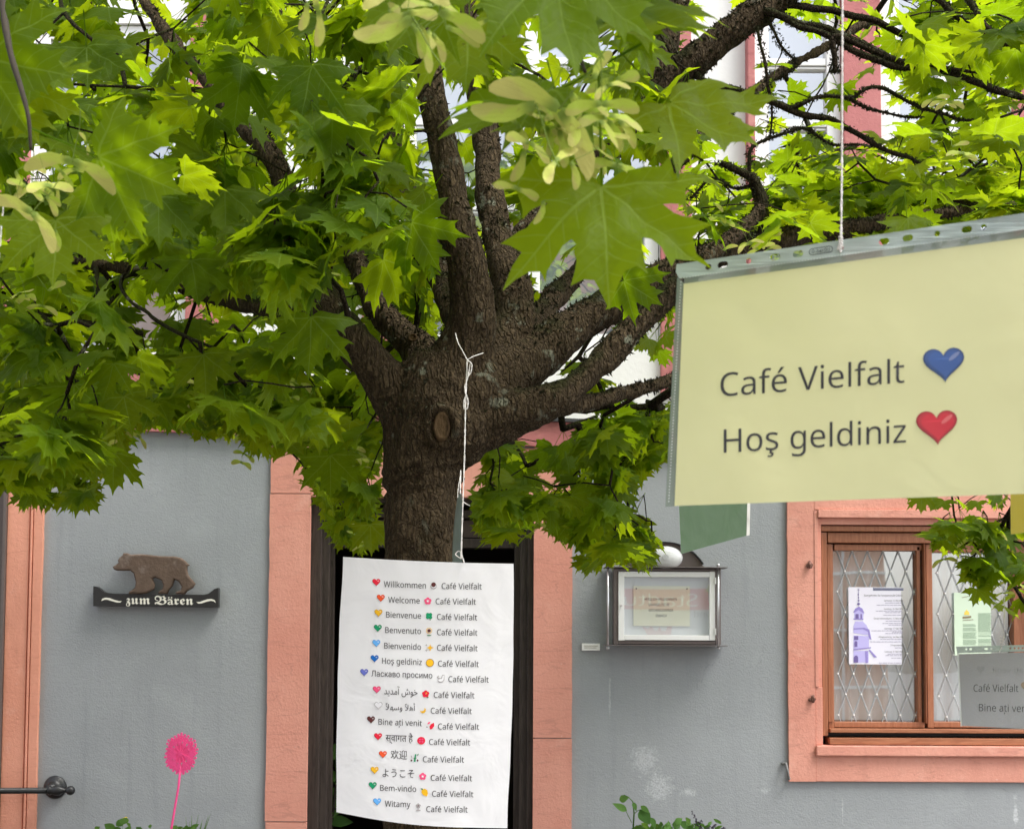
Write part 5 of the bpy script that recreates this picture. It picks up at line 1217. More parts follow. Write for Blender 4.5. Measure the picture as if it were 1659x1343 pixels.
# slimmer branches traced one by one: (px,py,Y,r_px)
BR = [
 [(1110, 100, 2.76, 9), (1134, 122, 2.74, 7), (1180, 143, 2.72, 7), (1278, 177, 2.7, 7), (1353, 199, 2.7, 6), (1429, 238, 2.72, 5), (1500, 270, 2.8, 3)],
 [(1215, 20, 2.77, 9), (1250, 22, 2.75, 8), (1340, 51, 2.72, 8), (1460, 99, 2.72, 9), (1562, 127, 2.74, 8), (1659, 158, 2.8, 7), (1740, 180, 2.85, 5)],
 [(1230, 0, 2.77, 8), (1271, 8, 2.8, 7), (1367, 22, 2.85, 7), (1494, 62, 2.9, 6), (1590, 60, 2.95, 4)],
 [(1270, 22, 2.76, 6), (1300, 42, 2.72, 6), (1391, 86, 2.7, 7), (1442, 108, 2.7, 6), (1511, 112, 2.7, 4), (1610, 119, 2.75, 3)],
 [(1300, -120, 2.8, 9), (1420, -60, 2.7, 8), (1518, 0, 2.65, 7), (1580, 45, 2.6, 7), (1659, 92, 2.6, 8), (1740, 150, 2.6, 6)],
 [(1500, -90, 2.75, 8), (1570, 0, 2.6, 7), (1605, 52, 2.55, 7), (1663, 106, 2.55, 8), (1730, 160, 2.5, 5)],
 [(1278, 177, 2.7, 5), (1320, 158, 2.68, 4), (1374, 154, 2.68, 3.5), (1410, 139, 2.68, 3.5), (1477, 161, 2.7, 3.5), (1511, 181, 2.7, 3), (1570, 198, 2.75, 2.5)],
 [(1374, 154, 2.68, 3), (1400, 170, 2.7, 2.5), (1440, 184, 2.72, 2.5), (1490, 188, 2.75, 2)],
 [(1215, 285, 2.74, 5), (1222, 236, 2.75, 3.5), (1271, 215, 2.75, 3), (1305, 209, 2.76, 3), (1340, 230, 2.78, 2.5), (1410, 236, 2.8, 2)],
 [(1168, 262, 2.7, 6), (1195, 275, 2.7, 8), (1222, 292, 2.7, 9), (1232, 340, 2.7, 10), (1236, 390, 2.7, 12)],
 [(1115, 320, 2.8, 3), (1150, 290, 2.8, 3), (1190, 305, 2.75, 3), (1222, 300, 2.7, 4)],
 [(1228, 45, 2.76, 4), (1232, 80, 2.74, 3), (1242, 130, 2.74, 3.5), (1248, 190, 2.75, 2.5), (1245, 225, 2.75, 2)],
 [(1240, 30, 2.76, 3), (1262, 70, 2.74, 3), (1290, 103, 2.74, 2), (1262, 128, 2.75, 2)],
 [(1435, 95, 2.7, 3), (1352, 60, 2.7, 6), (1354, 105, 2.7, 5), (1356, 118, 2.7, 3)],
 [(350, 482, 2.65, 9), (310, 465, 2.6, 5), (250, 420, 2.5, 4)],
 [(230, 442, 2.75, 7), (192, 462, 2.6, 4), (240, 508, 2.5, 4), (291, 539, 2.45, 4), (345, 562, 2.42, 3)],
 [(157, 430, 2.85, 6), (157, 474, 2.6, 4), (190, 510, 2.5, 4), (236, 542, 2.42, 3.5)],
 [(100, -10, 2.2, 4), (110, 30, 2.15, 5), (144, 62, 2.1, 4), (180, 90, 2.1, 3)],
 [(600, 30, 2.5, 4), (550, -30, 2.3, 4), (505, 60, 2.1, 3)],
 [(1640, 700, 2.6, 6), (1646, 790, 3.0, 7), (1640, 830, 3.2, 7), (1630, 880, 3.3, 6.5), (1623, 905, 3.34, 6), (1630, 928, 3.35, 5.5), (1645, 950, 3.35, 4.5), (1659, 975, 3.35, 3), (1680, 1000, 3.35, 2)],
 [(1640, 820, 3.18, 5), (1624, 850, 3.25, 4.5), (1616, 858, 3.28, 3.5), (1598, 863, 3.3, 3), (1560, 866, 3.3, 1.5)],
 [(1623, 905, 3.34, 4), (1610, 930, 3.3, 3), (1590, 950, 3.3, 2)],
]
mossy_pts = []
for k, L in enumerate(BR):
    pts = smooth_path([(*P(x, y, Y), r_ * Y / FPX * .8) for x, y, Y, r_ in L], 7)
    pw = []
    for p in pts:
        v = Vector(p[:3]); v += Vector((mnoise.noise(v * 14), mnoise.noise(v * 14 + Vector((9, 0, 0))), mnoise.noise(v * 14 + Vector((0, 9, 0))))) * .010
        pw.append((v, p[3] * (1 + .22 * mnoise.noise(v * 60))))
    bm = bmesh.new(); tube(bm, [a for a, _ in pw], [b for _, b in pw], 8, True, .12)
    obj('branch', bm, M['mossbark'], TREE, True, origin=pw[0][0])
    add_chain([a for a, _ in pw], [b for _, b in pw])
    if k < 14: mossy_pts += pw
# limbs that leave the crown out of the frame carry the near leaves
for L in ([(660, -300, 2.5), (700, -480, 2.1), (800, -420, 1.6), (880, -220, 1.25), (915, -60, 1.10), (932, 60, 1.06), (948, 118, 1.05)],
          [(170, -80, 2.9), (60, -260, 2.3), (-30, -200, 1.7), (0, -60, 1.32), (6, 20, 1.25), (18, 90, 1.22), (44, 180, 1.2), (50, 244, 1.2)],
          [(880, -220, 1.25), (740, -140, 1.1), (660, -60, 1.02), (650, -10, 1.0)],
          [(1450, -200, 2.9), (1600, -300, 2.4), (1760, -180, 2.0), (1800, 60, 1.8)],
          [(680, -90, 2.42), (430, -350, 2.3), (250, -420, 2.1), (120, -300, 2.0)], [(750, -120, 2.8), (1000, -400, 2.6), (1300, -420, 2.4), (1366, -270, 1.15)],
          [(1640, 332, 3.1), (1720, 480, 2.7), (1680, 600, 2.5), (1640, 700, 2.6)]):
    pts = smooth_path([tuple(P(*q_)) for q_ in L], 6); n = len(pts)
    bm = bmesh.new(); tube(bm, pts, [.0070 * (1 - .80 * i / (n - 1)) for i in range(n)], 7, True, .1)
    obj('branch', bm, M['bright_leafstalk'], TREE, True, origin=pts[0]); add_chain([Vector(p) for p in pts], [.004] * n)

# ---- leaf shapes
def maple_outline():
    A = [(0, 0), (0, .34), (0, .68), (0, 1.05), (.050, .92), (.115, .81), (.195, .825), (.285, .885), (.25, .77), (.232, .70), (.265, .65), (.24, .58), (.245, .52)]
    Bq = [(0, 0), (.245, .52), (.31, .555), (.385, .61), (.43, .69), (.47, .79), (.50, .68), (.57, .67), (.66, .70), (.775, .78), (.52, .52), (.25, .25)]
    Cq = [(0, 0), (.25, .25), (.52, .52), (.775, .78), (.68, .62), (.63, .52), (.70, .47), (.79, .46), (.66, .39), (.59, .37), (.53, .31), (.44, .235)]
    D = [(0, 0), (.44, .235), (.50, .245), (.555, .275), (.63, .335), (.61, .22), (.64, .12), (.82, -.01), (.54, -.01), (.27, -.005)]
    Eq = [(0, 0), (.27, -.005), (.54, -.01), (.82, -.01), (.66, -.055), (.57, -.07), (.53, -.17), (.45, -.10), (.31, -.115), (.15, -.10), (.045, -.04)]
    return [A, Bq, Cq, D, Eq]
def leaf_mesh(name, seed, fine=False):
    r = random.Random(seed); bm = bmesh.new(); wid = r.uniform(.88, 1.08); ln = r.uniform(.9, 1.08)
    jit = {}
    for sx in (1, -1):
        for poly in maple_outline():
            vs = []
            for (x, y) in poly:
                key = (round(x, 3), round(y, 3), sx if x else 0)
                if key not in jit:
                    j = .018 if x > .06 and (abs(x) + abs(y)) > .3 else 0
                    jit[key] = (sx * x * wid + r.uniform(-j, j), y * ln + r.uniform(-j, j), 0)
                vs.append(bm.verts.new(jit[key]))
            if sx < 0: vs.reverse()
            # counter-clockwise for the right half needs reversing (outline runs clockwise)
            bm.faces.new(vs[::-1])
    bmesh.ops.remove_doubles(bm, verts=bm.verts, dist=1e-4)
    bmesh.ops.triangulate(bm, faces=bm.faces[:], ngon_method='BEAUTY')
    if fine:
        for _ in range(2): 
            es = [e for e in bm.edges if e.calc_length() > .13]
            bmesh.ops.subdivide_edges(bm, edges=es, cuts=1)
            bmesh.ops.triangulate(bm, faces=bm.faces[:])
    uvl = bm.loops.layers.uv.new('leafuv')
    for f in bm.faces:
        for lp in f.loops: lp[uvl].uv = (lp.vert.co.x / wid, lp.vert.co.y / ln)
    fold, droop, tw, ph = r.uniform(.08, .42), r.uniform(.0, .50), r.uniform(-.4, .4), r.uniform(0, 6)
    for v in bm.verts:
        x, y = v.co.x / wid, v.co.y / ln; ax_ = abs(x); best = 9
        for ang in (0, 44.2, 91):
            ca, sa = math.cos(math.radians(ang)), math.sin(math.radians(ang)); al = ax_ * sa + y * ca
            if al > -.02: best = min(best, abs(ax_ * ca - y * sa))
        rr = x * x + y * y
        v.co.z = fold * min(best, .2) - droop * rr * .55 + tw * x * y * .6 + .035 * math.sin(5 * x + 4 * y + ph) + (.02 * math.sin(13 * x - 9 * y + ph) if fine else 0) - .10 * droop * ax_
    # petiole
    n0 = len(bm.verts); L = r.uniform(.55, .85)
    pts = [Vector((0, .02, .0)), Vector((0, -.18, .03)), Vector((0, -.36, .09)), Vector((0, -L, .22))]
    tube(bm, pts, [.011, .009, .009, .012], 4, False)
    me = mesh_of(bm, name); me['pet'] = L
    me.polygons.foreach_set('use_smooth', [True] * len(me.polygons))
    me.materials.append(M['leaf']); me.materials.append(M['twig'])
    return me, L
NLV = 14
COARSE = [leaf_mesh('leaf_%d' % k, 100 + k) for k in range(NLV)]
FINE = [leaf_mesh('leaf_fine_%d' % k, 200 + k, True) for k in range(NLV)]
def frame(t, up, roll):
    t = t.normalized(); x = t.cross(up)
    if x.length < 1e-3: x = Vector((1, 0, 0))
    x.normalize(); n = x.cross(t)
    m = Matrix((x, t, n)).transposed()
    return m @ Matrix.Rotation(roll, 3, 'Y')

LEAVES = []      # (matrix, size, idx, tint, hero)
def inside(poly, x, y):
    c = False; n = len(poly); j = n - 1
    for i in range(n):
        xi, yi = poly[i]; xj, yj = poly[j]
        if (yi > y) != (yj > y) and x < (xj - xi) * (y - yi) / (yj - yi) + xi: c = not c
        j = i
    return c
TRUNKMASK = [(550, 430), (600, 400), (640, 500), (700, 560), (735, 520), (700, 350), (690, 200), (690, 120), (720, 110), (760, 280), (800, 330), (840, 380), (850, 520), (1000, 470), (1100, 440), (1100, 640), (900, 690), (762, 760), (760, 1343), (612, 1343), (612, 720), (520, 540)]
SIGNMASK = [[(535, 885), (845, 885), (845, 1343), (535, 1343)]]
def leaf_ok(M3, o, s, poly, Y):
    for (lx, ly) in ((0, 1.0), (.7, .7), (-.7, .7), (.75, 0), (-.75, 0), (0, .4)):
        q = proj(o + M3 @ Vector((lx * s, ly * s, 0)))
        if poly and not inside(poly, *q): return False
        if Y < 2.62 and inside(TRUNKMASK, *q): return False
        if Y < 2.4 and inside(SIGNMASK[0], *q): return False
    return True
def hero(px, py, Y, ang, tilt, size, roll=0, idx=0, tint=.5):
    """single leaf near the lens: base position, screen angle of its tip, tilt to the viewer"""
    a = math.radians(ang); t = math.radians(tilt)
    d = Vector((math.cos(a) * math.cos(t), -math.sin(t), math.sin(a) * math.cos(t)))
    m = frame(d, Vector((0, -.5, .85)) if abs(math.degrees(t)) < 60 else Vector((0, 0, 1)), math.radians(roll))
    # keep the upper face towards the lens
    LEAVES.append((P(px, py, Y), m, size, idx, tint, True))
clusters = []
def scatter(poly, Y0, Y1, n, size=(.062, .085), droop=(20, 80), face=.45, per=(3, 6), inframe=True, spread=1.0, tint=None, seed=0, ypow=1.0, check=True):
    r = random.Random(seed + 17); xs = [p[0] for p in poly]; ys = [p[1] for p in poly]; made = 0; tries = 0
    while made < n and tries < n * 60:
        tries += 1
        x, y = r.uniform(min(xs), max(xs)), r.uniform(min(ys), max(ys))
        if not inside(poly, x, y): continue
        Y = Y0 + (Y1 - Y0) * r.random() ** ypow; C_ = P(x, y, Y); k0 = len(LEAVES); az0 = r.uniform(0, 6.28)
        want = r.randint(*per)
        for j in range(want):
            for att in range(5):
                az = az0 + j * 2.4 + r.uniform(-.5, .5)
                if r.random() < face: az = -math.pi / 2 + r.gauss(0, .75)
                dr = math.radians(r.uniform(*droop)); s = r.uniform(*size)
                t = Vector((math.cos(az) * math.cos(dr), math.sin(az) * math.cos(dr), -math.sin(dr)))
                m = frame(t, Vector((0, 0, 1)), math.radians(r.gauss(0, 22)))
                idx = r.randrange(NLV); L = COARSE[idx][1]
                o = C_ - m @ Vector((0, -L, .22)) * s * spread
                if (not check) or leaf_ok(m, o, s, poly, Y):
                    LEAVES.append((o, m, s, idx, r.random() if tint is None else r.uniform(*tint), False)); break
        if len(LEAVES) > k0: clusters.append((C_, len(LEAVES) - k0)); made += 1
scatter([(380, 290), (565, 290), (565, 500), (500, 545), (420, 520), (380, 420)], 1.85, 2.25, 15, (.058, .078), (20, 75), .6, seed=91)
scatter([(470, 160), (690, 160), (690, 385), (640, 395), (540, 410), (470, 330)], 1.85, 2.2, 12, (.055, .075), (20, 70), .6, seed=92)
scatter([(-60, 560), (400, 560), (460, 700), (430, 745), (240, 692), (190, 765), (-60, 780)], 3.2, 4.3, 40, (.062, .085), (10, 60), .3, seed=93)
scatter([(60, -60), (640, -60), (640, 420), (60, 420)], 3.4, 4.4, 60, (.062, .085), (5, 50), .3, seed=94)
LEFT = [(-90, -90), (720, -90), (730, 60), (735, 180), (735, 560), (700, 640), (640, 720), (612, 742), (560, 735), (470, 735), (432, 752), (400, 705), (330, 690), (240, 694), (205, 700), (190, 770), (150, 815), (60, 812), (-90, 800)]
FARL = [(-90, -90), (1080, -90), (1080, 300), (900, 420), (860, 620), (600, 740), (512, 800), (470, 742), (380, 688), (240, 688), (190, 770), (110, 805), (-90, 795)]
scatter(LEFT, 1.9, 3.0, 135, (.058, .084), (12, 75), .55, seed=1)
scatter([(225, 625), (480, 625), (480, 745), (400, 712), (300, 695), (235, 696)], 2.4, 3.2, 12, (.055, .075), (15, 70), .5, seed=95)
scatter([(560, 540), (625, 560), (625, 745), (560, 735), (500, 700)], 2.65, 3.4, 10, (.055, .075), (15, 70), .5, seed=96)
scatter(FARL, 2.9, 4.2, 190, (.062, .088), (5, 60), .30, seed=2)
scatter([(-60, 300), (720, 300), (700, 600), (640, 700), (430, 745), (240, 690), (190, 770), (-60, 790)], 2.5, 3.6, 95, (.06, .085), (15, 75), .45, seed=3)
scatter([(0, 690), (205, 690), (190, 765), (165, 832), (95, 832), (10, 830)], 2.5, 3.1, 9, (.05, .065), (30, 80), .6, seed=4)
scatter([(455, 690), (626, 690), (626, 905), (550, 905), (512, 860), (505, 790), (470, 772)], 2.75, 3.7, 26, (.055, .078), (15, 70), .5, seed=5)
scatter([(752, 690), (850, 690), (960, 655), (1100, 635), (1100, 740), (1040, 775), (1050, 830), (1090, 890), (1060, 935), (1010, 915), (950, 935), (925, 925), (905, 880), (870, 848), (850, 885), (760, 885)], 2.6, 3.8, 92, (.055, .076), (15, 75), .5, seed=6)
scatter([(1000, 860), (1062, 860), (1062, 938), (1010, 925)], 3.2, 3.5, 3, (.05, .06), (50, 80), .8, seed=61)
scatter([(900, 560), (1110, 430), (1110, 650), (900, 690)], 3.0, 4.0, 16, (.055, .075), (10, 60), .3, seed=7)
scatter([(560, 380), (740, 380), (740, 600), (600, 600)], 2.9, 3.8, 12, (.055, .075), (10, 60), .3, seed=8)
scatter([(620, -90), (1120, -90), (1150, 330), (1060, 420), (860, 420), (840, 300), (720, 60)], 1.9, 3.6, 34, (.058, .08), (10, 70), .4, seed=9)
RTOP = [(1060, -90), (1760, -90), (1760, 420), (1090, 440), (1040, 300)]
scatter([(1100, 250), (1760, 190), (1760, 380), (1090, 420)], 3.2, 4.5, 85, (.058, .082), (0, 28), .15, (4, 7), seed=10)
scatter([(1100, 330), (1760, 250), (1760, 345), (1090, 430)], 2.4, 3.4, 34, (.058, .08), (0, 35), .3, (4, 7), seed=11)
scatter(RTOP, 3.2, 4.5, 40, (.055, .078), (0, 35), .2, seed=12)
scatter([(1440, -90), (1760, -90), (1760, 300), (1440, 260)], 2.4, 4.0, 52, (.055, .08), (0, 45), .3, seed=13)
scatter([(1210, 80), (1520, 100), (1520, 260), (1200, 260)], 2.6, 3.4, 10, (.045, .06), (0, 60), .3, (1, 3), seed=14)
scatter([(1500, 820), (1660, 815), (1760, 815), (1760, 1000), (1640, 1000), (1560, 975), (1545, 900), (1500, 890)], 3.15, 3.45, 24, (.055, .076), (20, 75), .55, (3, 5), seed=15)
scatter([(1440, 780), (1640, 780), (1640, 828), (1440, 828)], 3.0, 3.6, 5, (.04, .055), (30, 80), .3, (1, 2), seed=16)
# the crown goes on above and beside the frame
def offcrown(n, seed):
    r = random.Random(seed); made = 0
    while made < n:
        an = r.uniform(0, 6.28); rr = 2.3 * math.sqrt(r.random()); z = r.uniform(2.1, 4.2)
        c = Vector((-.15 + rr * math.cos(an), 2.55 + rr * .95 * math.sin(an), z + .2 * (1 - rr)))
        if c.y > 4.6 or c.y < .75: continue
        q = proj(c)
        if -110 < q[0] < 1770 and -110 < q[1] < 1500: continue
        if c.z < 2.25 and q[1] > -110: 
            if c.z < 2.1: continue
        k = r.randint(4, 6); az0 = r.uniform(0, 6.28)
        for j in range(k):
            az = az0 + j * 2.4; dr = math.radians(r.uniform(5, 60)); s = r.uniform(.06, .085)
            t = Vector((math.cos(az) * math.cos(dr), math.sin(az) * math.cos(dr), -math.sin(dr))); m = frame(t, Vector((0, 0, 1)), r.gauss(0, .4)); idx = r.randrange(NLV)
            o = c - m @ Vector((0, -COARSE[idx][1], .22)) * s
            q2 = proj(o); q3 = proj(o + m @ Vector((0, s, 0)))
            if (-40 < q2[0] < 1700 and -40 < q2[1] < 1400) or (-40 < q3[0] < 1700 and -40 < q3[1] < 1400): continue
            LEAVES.append((o, m, s, idx, r.random(), False))
        clusters.append((c, k)); made += 1
offcrown(235, 5)

# single near leaves
hero(975, 296, 1.05, -88, 18, .122, 0, 0, .93)
hero(893, 150, 1.07, -160, 15, .105, -10, 1, .95)
hero(1085, 165, 1.10, -38, 22, .090, 12, 2, .90)
hero(895, -60, 1.00, -80, 20, .105, 0, 3, .92)
hero(1010, 20, 1.10, -20, 30, .095, 10, 4, .88)
hero(975, -20, 1.12, -60, 25, .09, 0, 5, .9)
hero(700, -20, 1.04, -120, 20, .08, 0, 6, .85)
hero(760, 40, 1.12, -95, 30, .075, 20, 7, .6)
hero(905, 170, 1.15, -95, 35, .075, 60, 1, .3)
hero(90, 355, 1.24, -85, 15, .072, 0, 2, .85)
hero(160, 255, 1.22, -25, 8, .088, 68, 3, .5)
hero(-30, 95, 1.25, -12, 10, .098, 62, 4, .1)
hero(185, 300, 1.26, -58, 12, .060, 50, 5, .7)
hero(140, 300, 1.28, -75, 15, .052, 40, 6, .6)
hero(20, 140, 1.30, -60, 25, .075, 20, 7, .35)
hero(60, 120, 1.30, -30, 30, .07, 10, 0, .45)
hero(505, 515, 2.0, -92, 12, .098, 0, 1, .55)
hero(330, 575, 2.2, -80, 25, .085, 5, 3, .5)
hero(120, 625, 2.2, -80, 25, .082, -8, 4, .5)
hero(200, 640, 2.2, -70, 25, .080, 8, 5, .55)
hero(540, 170, 1.9, -90, 18, .095, 0, 6, .55)
hero(505, 105, 1.9, -100, 15, .085, 0, 7, .7)
hero(200, 60, 1.9, -110, 25, .085, 0, 0, .45)
hero(140, 75, 1.85, -80, 20, .080, 0, 2, .4)
hero(365, 310, 2.0, -85, 22, .088, 0, 4, .5)
hero(310, 420, 2.1, -75, 20, .085, -6, 5, .45)
hero(665, 360, 2.0, -62, 10, .095, 58, 6, .6)
hero(620, 420, 2.05, -70, 10, .085, 62, 2, .5)
hero(185, 735, 2.5, -82, 20, .085, -25, 1, .5)
hero(535, 738, 2.5, -85, 25, .088, 0, 3, .5)
hero(1105, 285, 1.9, -95, 68, .078, 0, 4, .9)
hero(1480, 270, 2.1, -10, 60, .085, 0, 5, .9)
hero(1610, 215, 2.2, 10, 62, .085, 0, 6, .9)
hero(1500, 215, 2.1, 175, 55, .075, 0, 7, .85)
hero(1470, 355, 2.2, -90, 30, .07, 0, 1, .4)
hero(1535, 868, 3.2, 185, 10, .082, 10, 2, .7)
hero(600, 850, 2.9, -85, 20, .07, 0, 3, .9)
hero(1010, 455, 2.2, -35, 8, .08, 70, 6, .8)

# ---- twigs joining every leaf cluster to the branches
NP = np.array([n_[0] for n_ in nodes]); used = len(nodes)
pos = [n_[0] for n_ in nodes]; par = [-2] * len(nodes); cnt = [0] * len(nodes); isroot = [True] * len(nodes)
arr = np.zeros((60000, 3)); arr[:len(pos)] = NP; nn = len(pos)
order = sorted(clusters, key=lambda c: float(np.min(np.linalg.norm(NP - np.array(c[0]), axis=1))))
chains = []
for c, k in order:
    d = np.linalg.norm(arr[:nn] - np.array(c), axis=1)
    # do not hang twigs from points far above/below only: mild preference for lower start
    j = int(np.argmin(d)); a = Vector(arr[j]); L = (c - a).length; steps = max(2, int(L / .045))
    mid = a.lerp(c, .5) + Vector((rng.uniform(-1, 1), rng.uniform(-1, 1), rng.uniform(-.2, 1.0))) * L * .16
    ch = [j]
    for s in range(1, steps + 1):
        t = s / steps; q_ = a * (1 - t) ** 2 + mid * 2 * t * (1 - t) + c * t * t
        if s < steps: q_ = q_ + Vector((rng.gauss(0, 1), rng.gauss(0, 1), rng.gauss(0, 1))) * .005
        arr[nn] = q_; pos.append(q_); par.append(ch[-1]); cnt.append(0); isroot.append(False); ch.append(nn); nn += 1
    chains.append(ch)
    q_ = ch[-1]
    while q_ >= 0 and not isroot[q_]: cnt[q_] += 1; q_ = par[q_]
bm = bmesh.new()
for ch in chains:
    rad = [.0013 * max(1, cnt[i]) ** .5 + .0002 for i in ch]; rad[0] = rad[1]
    if (pos[ch[0]] - pos[ch[-1]]).length < .02: continue
    tube(bm, [pos[i] for i in ch], rad, 5, True, .15)
tw = obj('twigs', bm, M['mossbark'], TREE, True); tw['kind'] = 'stuff'

# ---- leaves: the 300 largest in view one by one, the others as one mass
def app(l):
    q = proj(l[0] + l[1] @ Vector((0, .4 * l[2], 0)))
    if not (-30 < q[0] < 1690 and -30 < q[1] < 1370): return 0
    d = (l[0] - CAM).length; nrm = abs((l[1] @ Vector((0, 0, 1))).normalized().dot((l[0] - CAM).normalized()))
    return l[2] / d * (.35 + .65 * nrm) + (10 if l[5] else 0)
LEAVES.sort(key=app, reverse=True)
for l in LEAVES[:296]:
    me, L = FINE[l[3]]
    if not me.attributes.get('tint'): pass
    o = bpy.data.objects.new('leaf', me); COL.objects.link(o); o.parent = TREE
    o.matrix_local = Matrix.Translation(l[0] - TREE.location) @ (l[1] * l[2]).to_4x4()
rest = LEAVES[296:]
def merged(items, variants, name, mat):
    V, Fc, UV, TI = [], [], [], []; base = 0
    cache = []
    for me, *_ in variants:
        n = len(me.vertices); c = np.empty(n * 3); me.vertices.foreach_get('co', c); tri = [tuple(p.vertices) for p in me.polygons]
        u = np.empty(len(me.loops) * 2); me.uv_layers['leafuv'].data.foreach_get('uv', u)
        lt = np.array([len(t) for t in tri]); li = np.array([v for t in tri for v in t]); cache.append((c.reshape(-1, 3), lt, li, u))
    LI, LT = [], []
    for o_, m_, s_, idx, ti, *_ in items:
        c, lt, li, u = cache[idx]; Mx = np.array(m_) * s_
        V.append(c @ Mx.T + np.array(o_)); LI.append(li + base); LT.append(lt); UV.append(u); TI.append(np.full(len(c), ti)); base += len(c)
    V = np.concatenate(V); LI = np.concatenate(LI); LT = np.concatenate(LT); UV = np.concatenate(UV); TI = np.concatenate(TI)
    me = bpy.data.meshes.new(name); me.vertices.add(len(V)); me.vertices.foreach_set('co', V.reshape(-1)); me.loops.add(len(LI)); me.loops.foreach_set('vertex_index', LI.astype(np.int32))
    me.polygons.add(len(LT)); st_ = np.concatenate([[0], np.cumsum(LT)[:-1]]); me.polygons.foreach_set('loop_start', st_.astype(np.int32))
    me.update(calc_edges=True); me.validate()
    uvl = me.uv_layers.new(name='leafuv'); uvl.data.foreach_set('uv', UV)
    at = me.attributes.new('tint', 'FLOAT', 'POINT'); at.data.foreach_set('value', TI)
    me.polygons.foreach_set('use_smooth', [True] * len(LT))
    return link_mesh(name, me, mat, TREE)
fo = merged(rest, COARSE, 'foliage', M['leaf']); fo['kind'] = 'stuff'
print('leaves', len(LEAVES), 'clusters', len(clusters), 'nodes', nn)

# ---- winged seeds
def samara_mesh(seed, pair=True):
    r = random.Random(seed); bm = bmesh.new(); uvl = bm.loops.layers.uv.new('leafuv')
    oln = [(0, .045), (.10, .085), (.20, .075), (.33, .10), (.52, .145), (.72, .15), (.88, .11), (.98, .03), (1.0, -.05), (.95, -.13), (.82, -.17), (.64, -.17), (.46, -.13), (.30, -.085), (.18, -.085), (.08, -.08), (0, -.05)]
    cen = [(.02, 0), (.14, 0), (.30, .01), (.50, .01), (.70, 0), (.86, -.02)]
    bend = r.uniform(.12, .4)
    for sx in ((1, -1) if pair else (1,)):
        wv = r.uniform(.03, .08); ph = r.uniform(0, 6)
        def hz(x, y): 
            nut = .07 * math.exp(-((x - .13) / .09) ** 2) * max(0, 1 - (y / .09) ** 2)
            return nut + wv * math.sin(3.5 * x + ph) - .25 * y * x * math.sin(ph) + .02 * math.sin(14 * x + 3 * ph) * (1 if x > .3 else 0)
        def pt(x, y): return (sx * x, y * 1.12 - bend * x * x, hz(x, y))
        o_ = [bm.verts.new(pt(*p)) for p in oln]; c_ = [bm.verts.new(pt(*p)) for p in cen]
        up = list(range(0, 8)); lo = list(range(16, 7, -1))
        def strip(a, b):
            i = j = 0
            while i < len(a) - 1 or j < len(b) - 1:
                if j >= len(b) - 1 or (i < len(a) - 1 and (a[i + 1].co.x - b[j].co.x) * sx <= (b[j + 1].co.x - a[i].co.x) * sx): f = (a[i], a[i + 1], b[j]); i += 1
                else: f = (a[i], b[j + 1], b[j]); j += 1
                try: bm.faces.new(f)
                except ValueError: pass
        strip([o_[i] for i in up], c_ + [o_[8]]); strip([o_[i] for i in lo], c_ + [o_[8]])
    bmesh.ops.remove_doubles(bm, verts=bm.verts, dist=1e-4); bmesh.ops.recalc_face_normals(bm, faces=bm.faces[:])
    tube(bm, [(0, 0, 0), (0, .25, .02), (.03, .7, .0), (0, 1.1, .05)], [.016, .012, .010, .012], 4, False)
    for f in bm.faces:
        for lp in f.loops: lp[uvl].uv = (lp.vert.co.x, lp.vert.co.y * 1.5)
    me = mesh_of(bm, 'samara'); me.polygons.foreach_set('use_smooth', [True] * len(me.polygons)); me.materials.append(M['samara']); return me
SAM = [samara_mesh(k) for k in range(5)] + [samara_mesh(50 + k, False) for k in range(3)]
def samara(px, py, Y, ang, size, yaw=0, roll=0, k=0):
    """ang: screen angle of the wing line; size: one wing (m)"""
    a = math.radians(ang); x = Vector((math.cos(a), 0, math.sin(a))); z = Vector((0, -1, 0)); y = z.cross(x)
    m = Matrix((x, y, z)).transposed() @ Matrix.Rotation(math.radians(yaw), 3, 'Y') @ Matrix.Rotation(math.radians(roll), 3, 'X')
    o = bpy.data.objects.new('samara', SAM[k % 8]); COL.objects.link(o); o.parent = TREE
    o.matrix_local = Matrix.Translation(P(px, py, Y) - TREE.location) @ (m * size * .88).to_4x4()
u = 1 / 2100
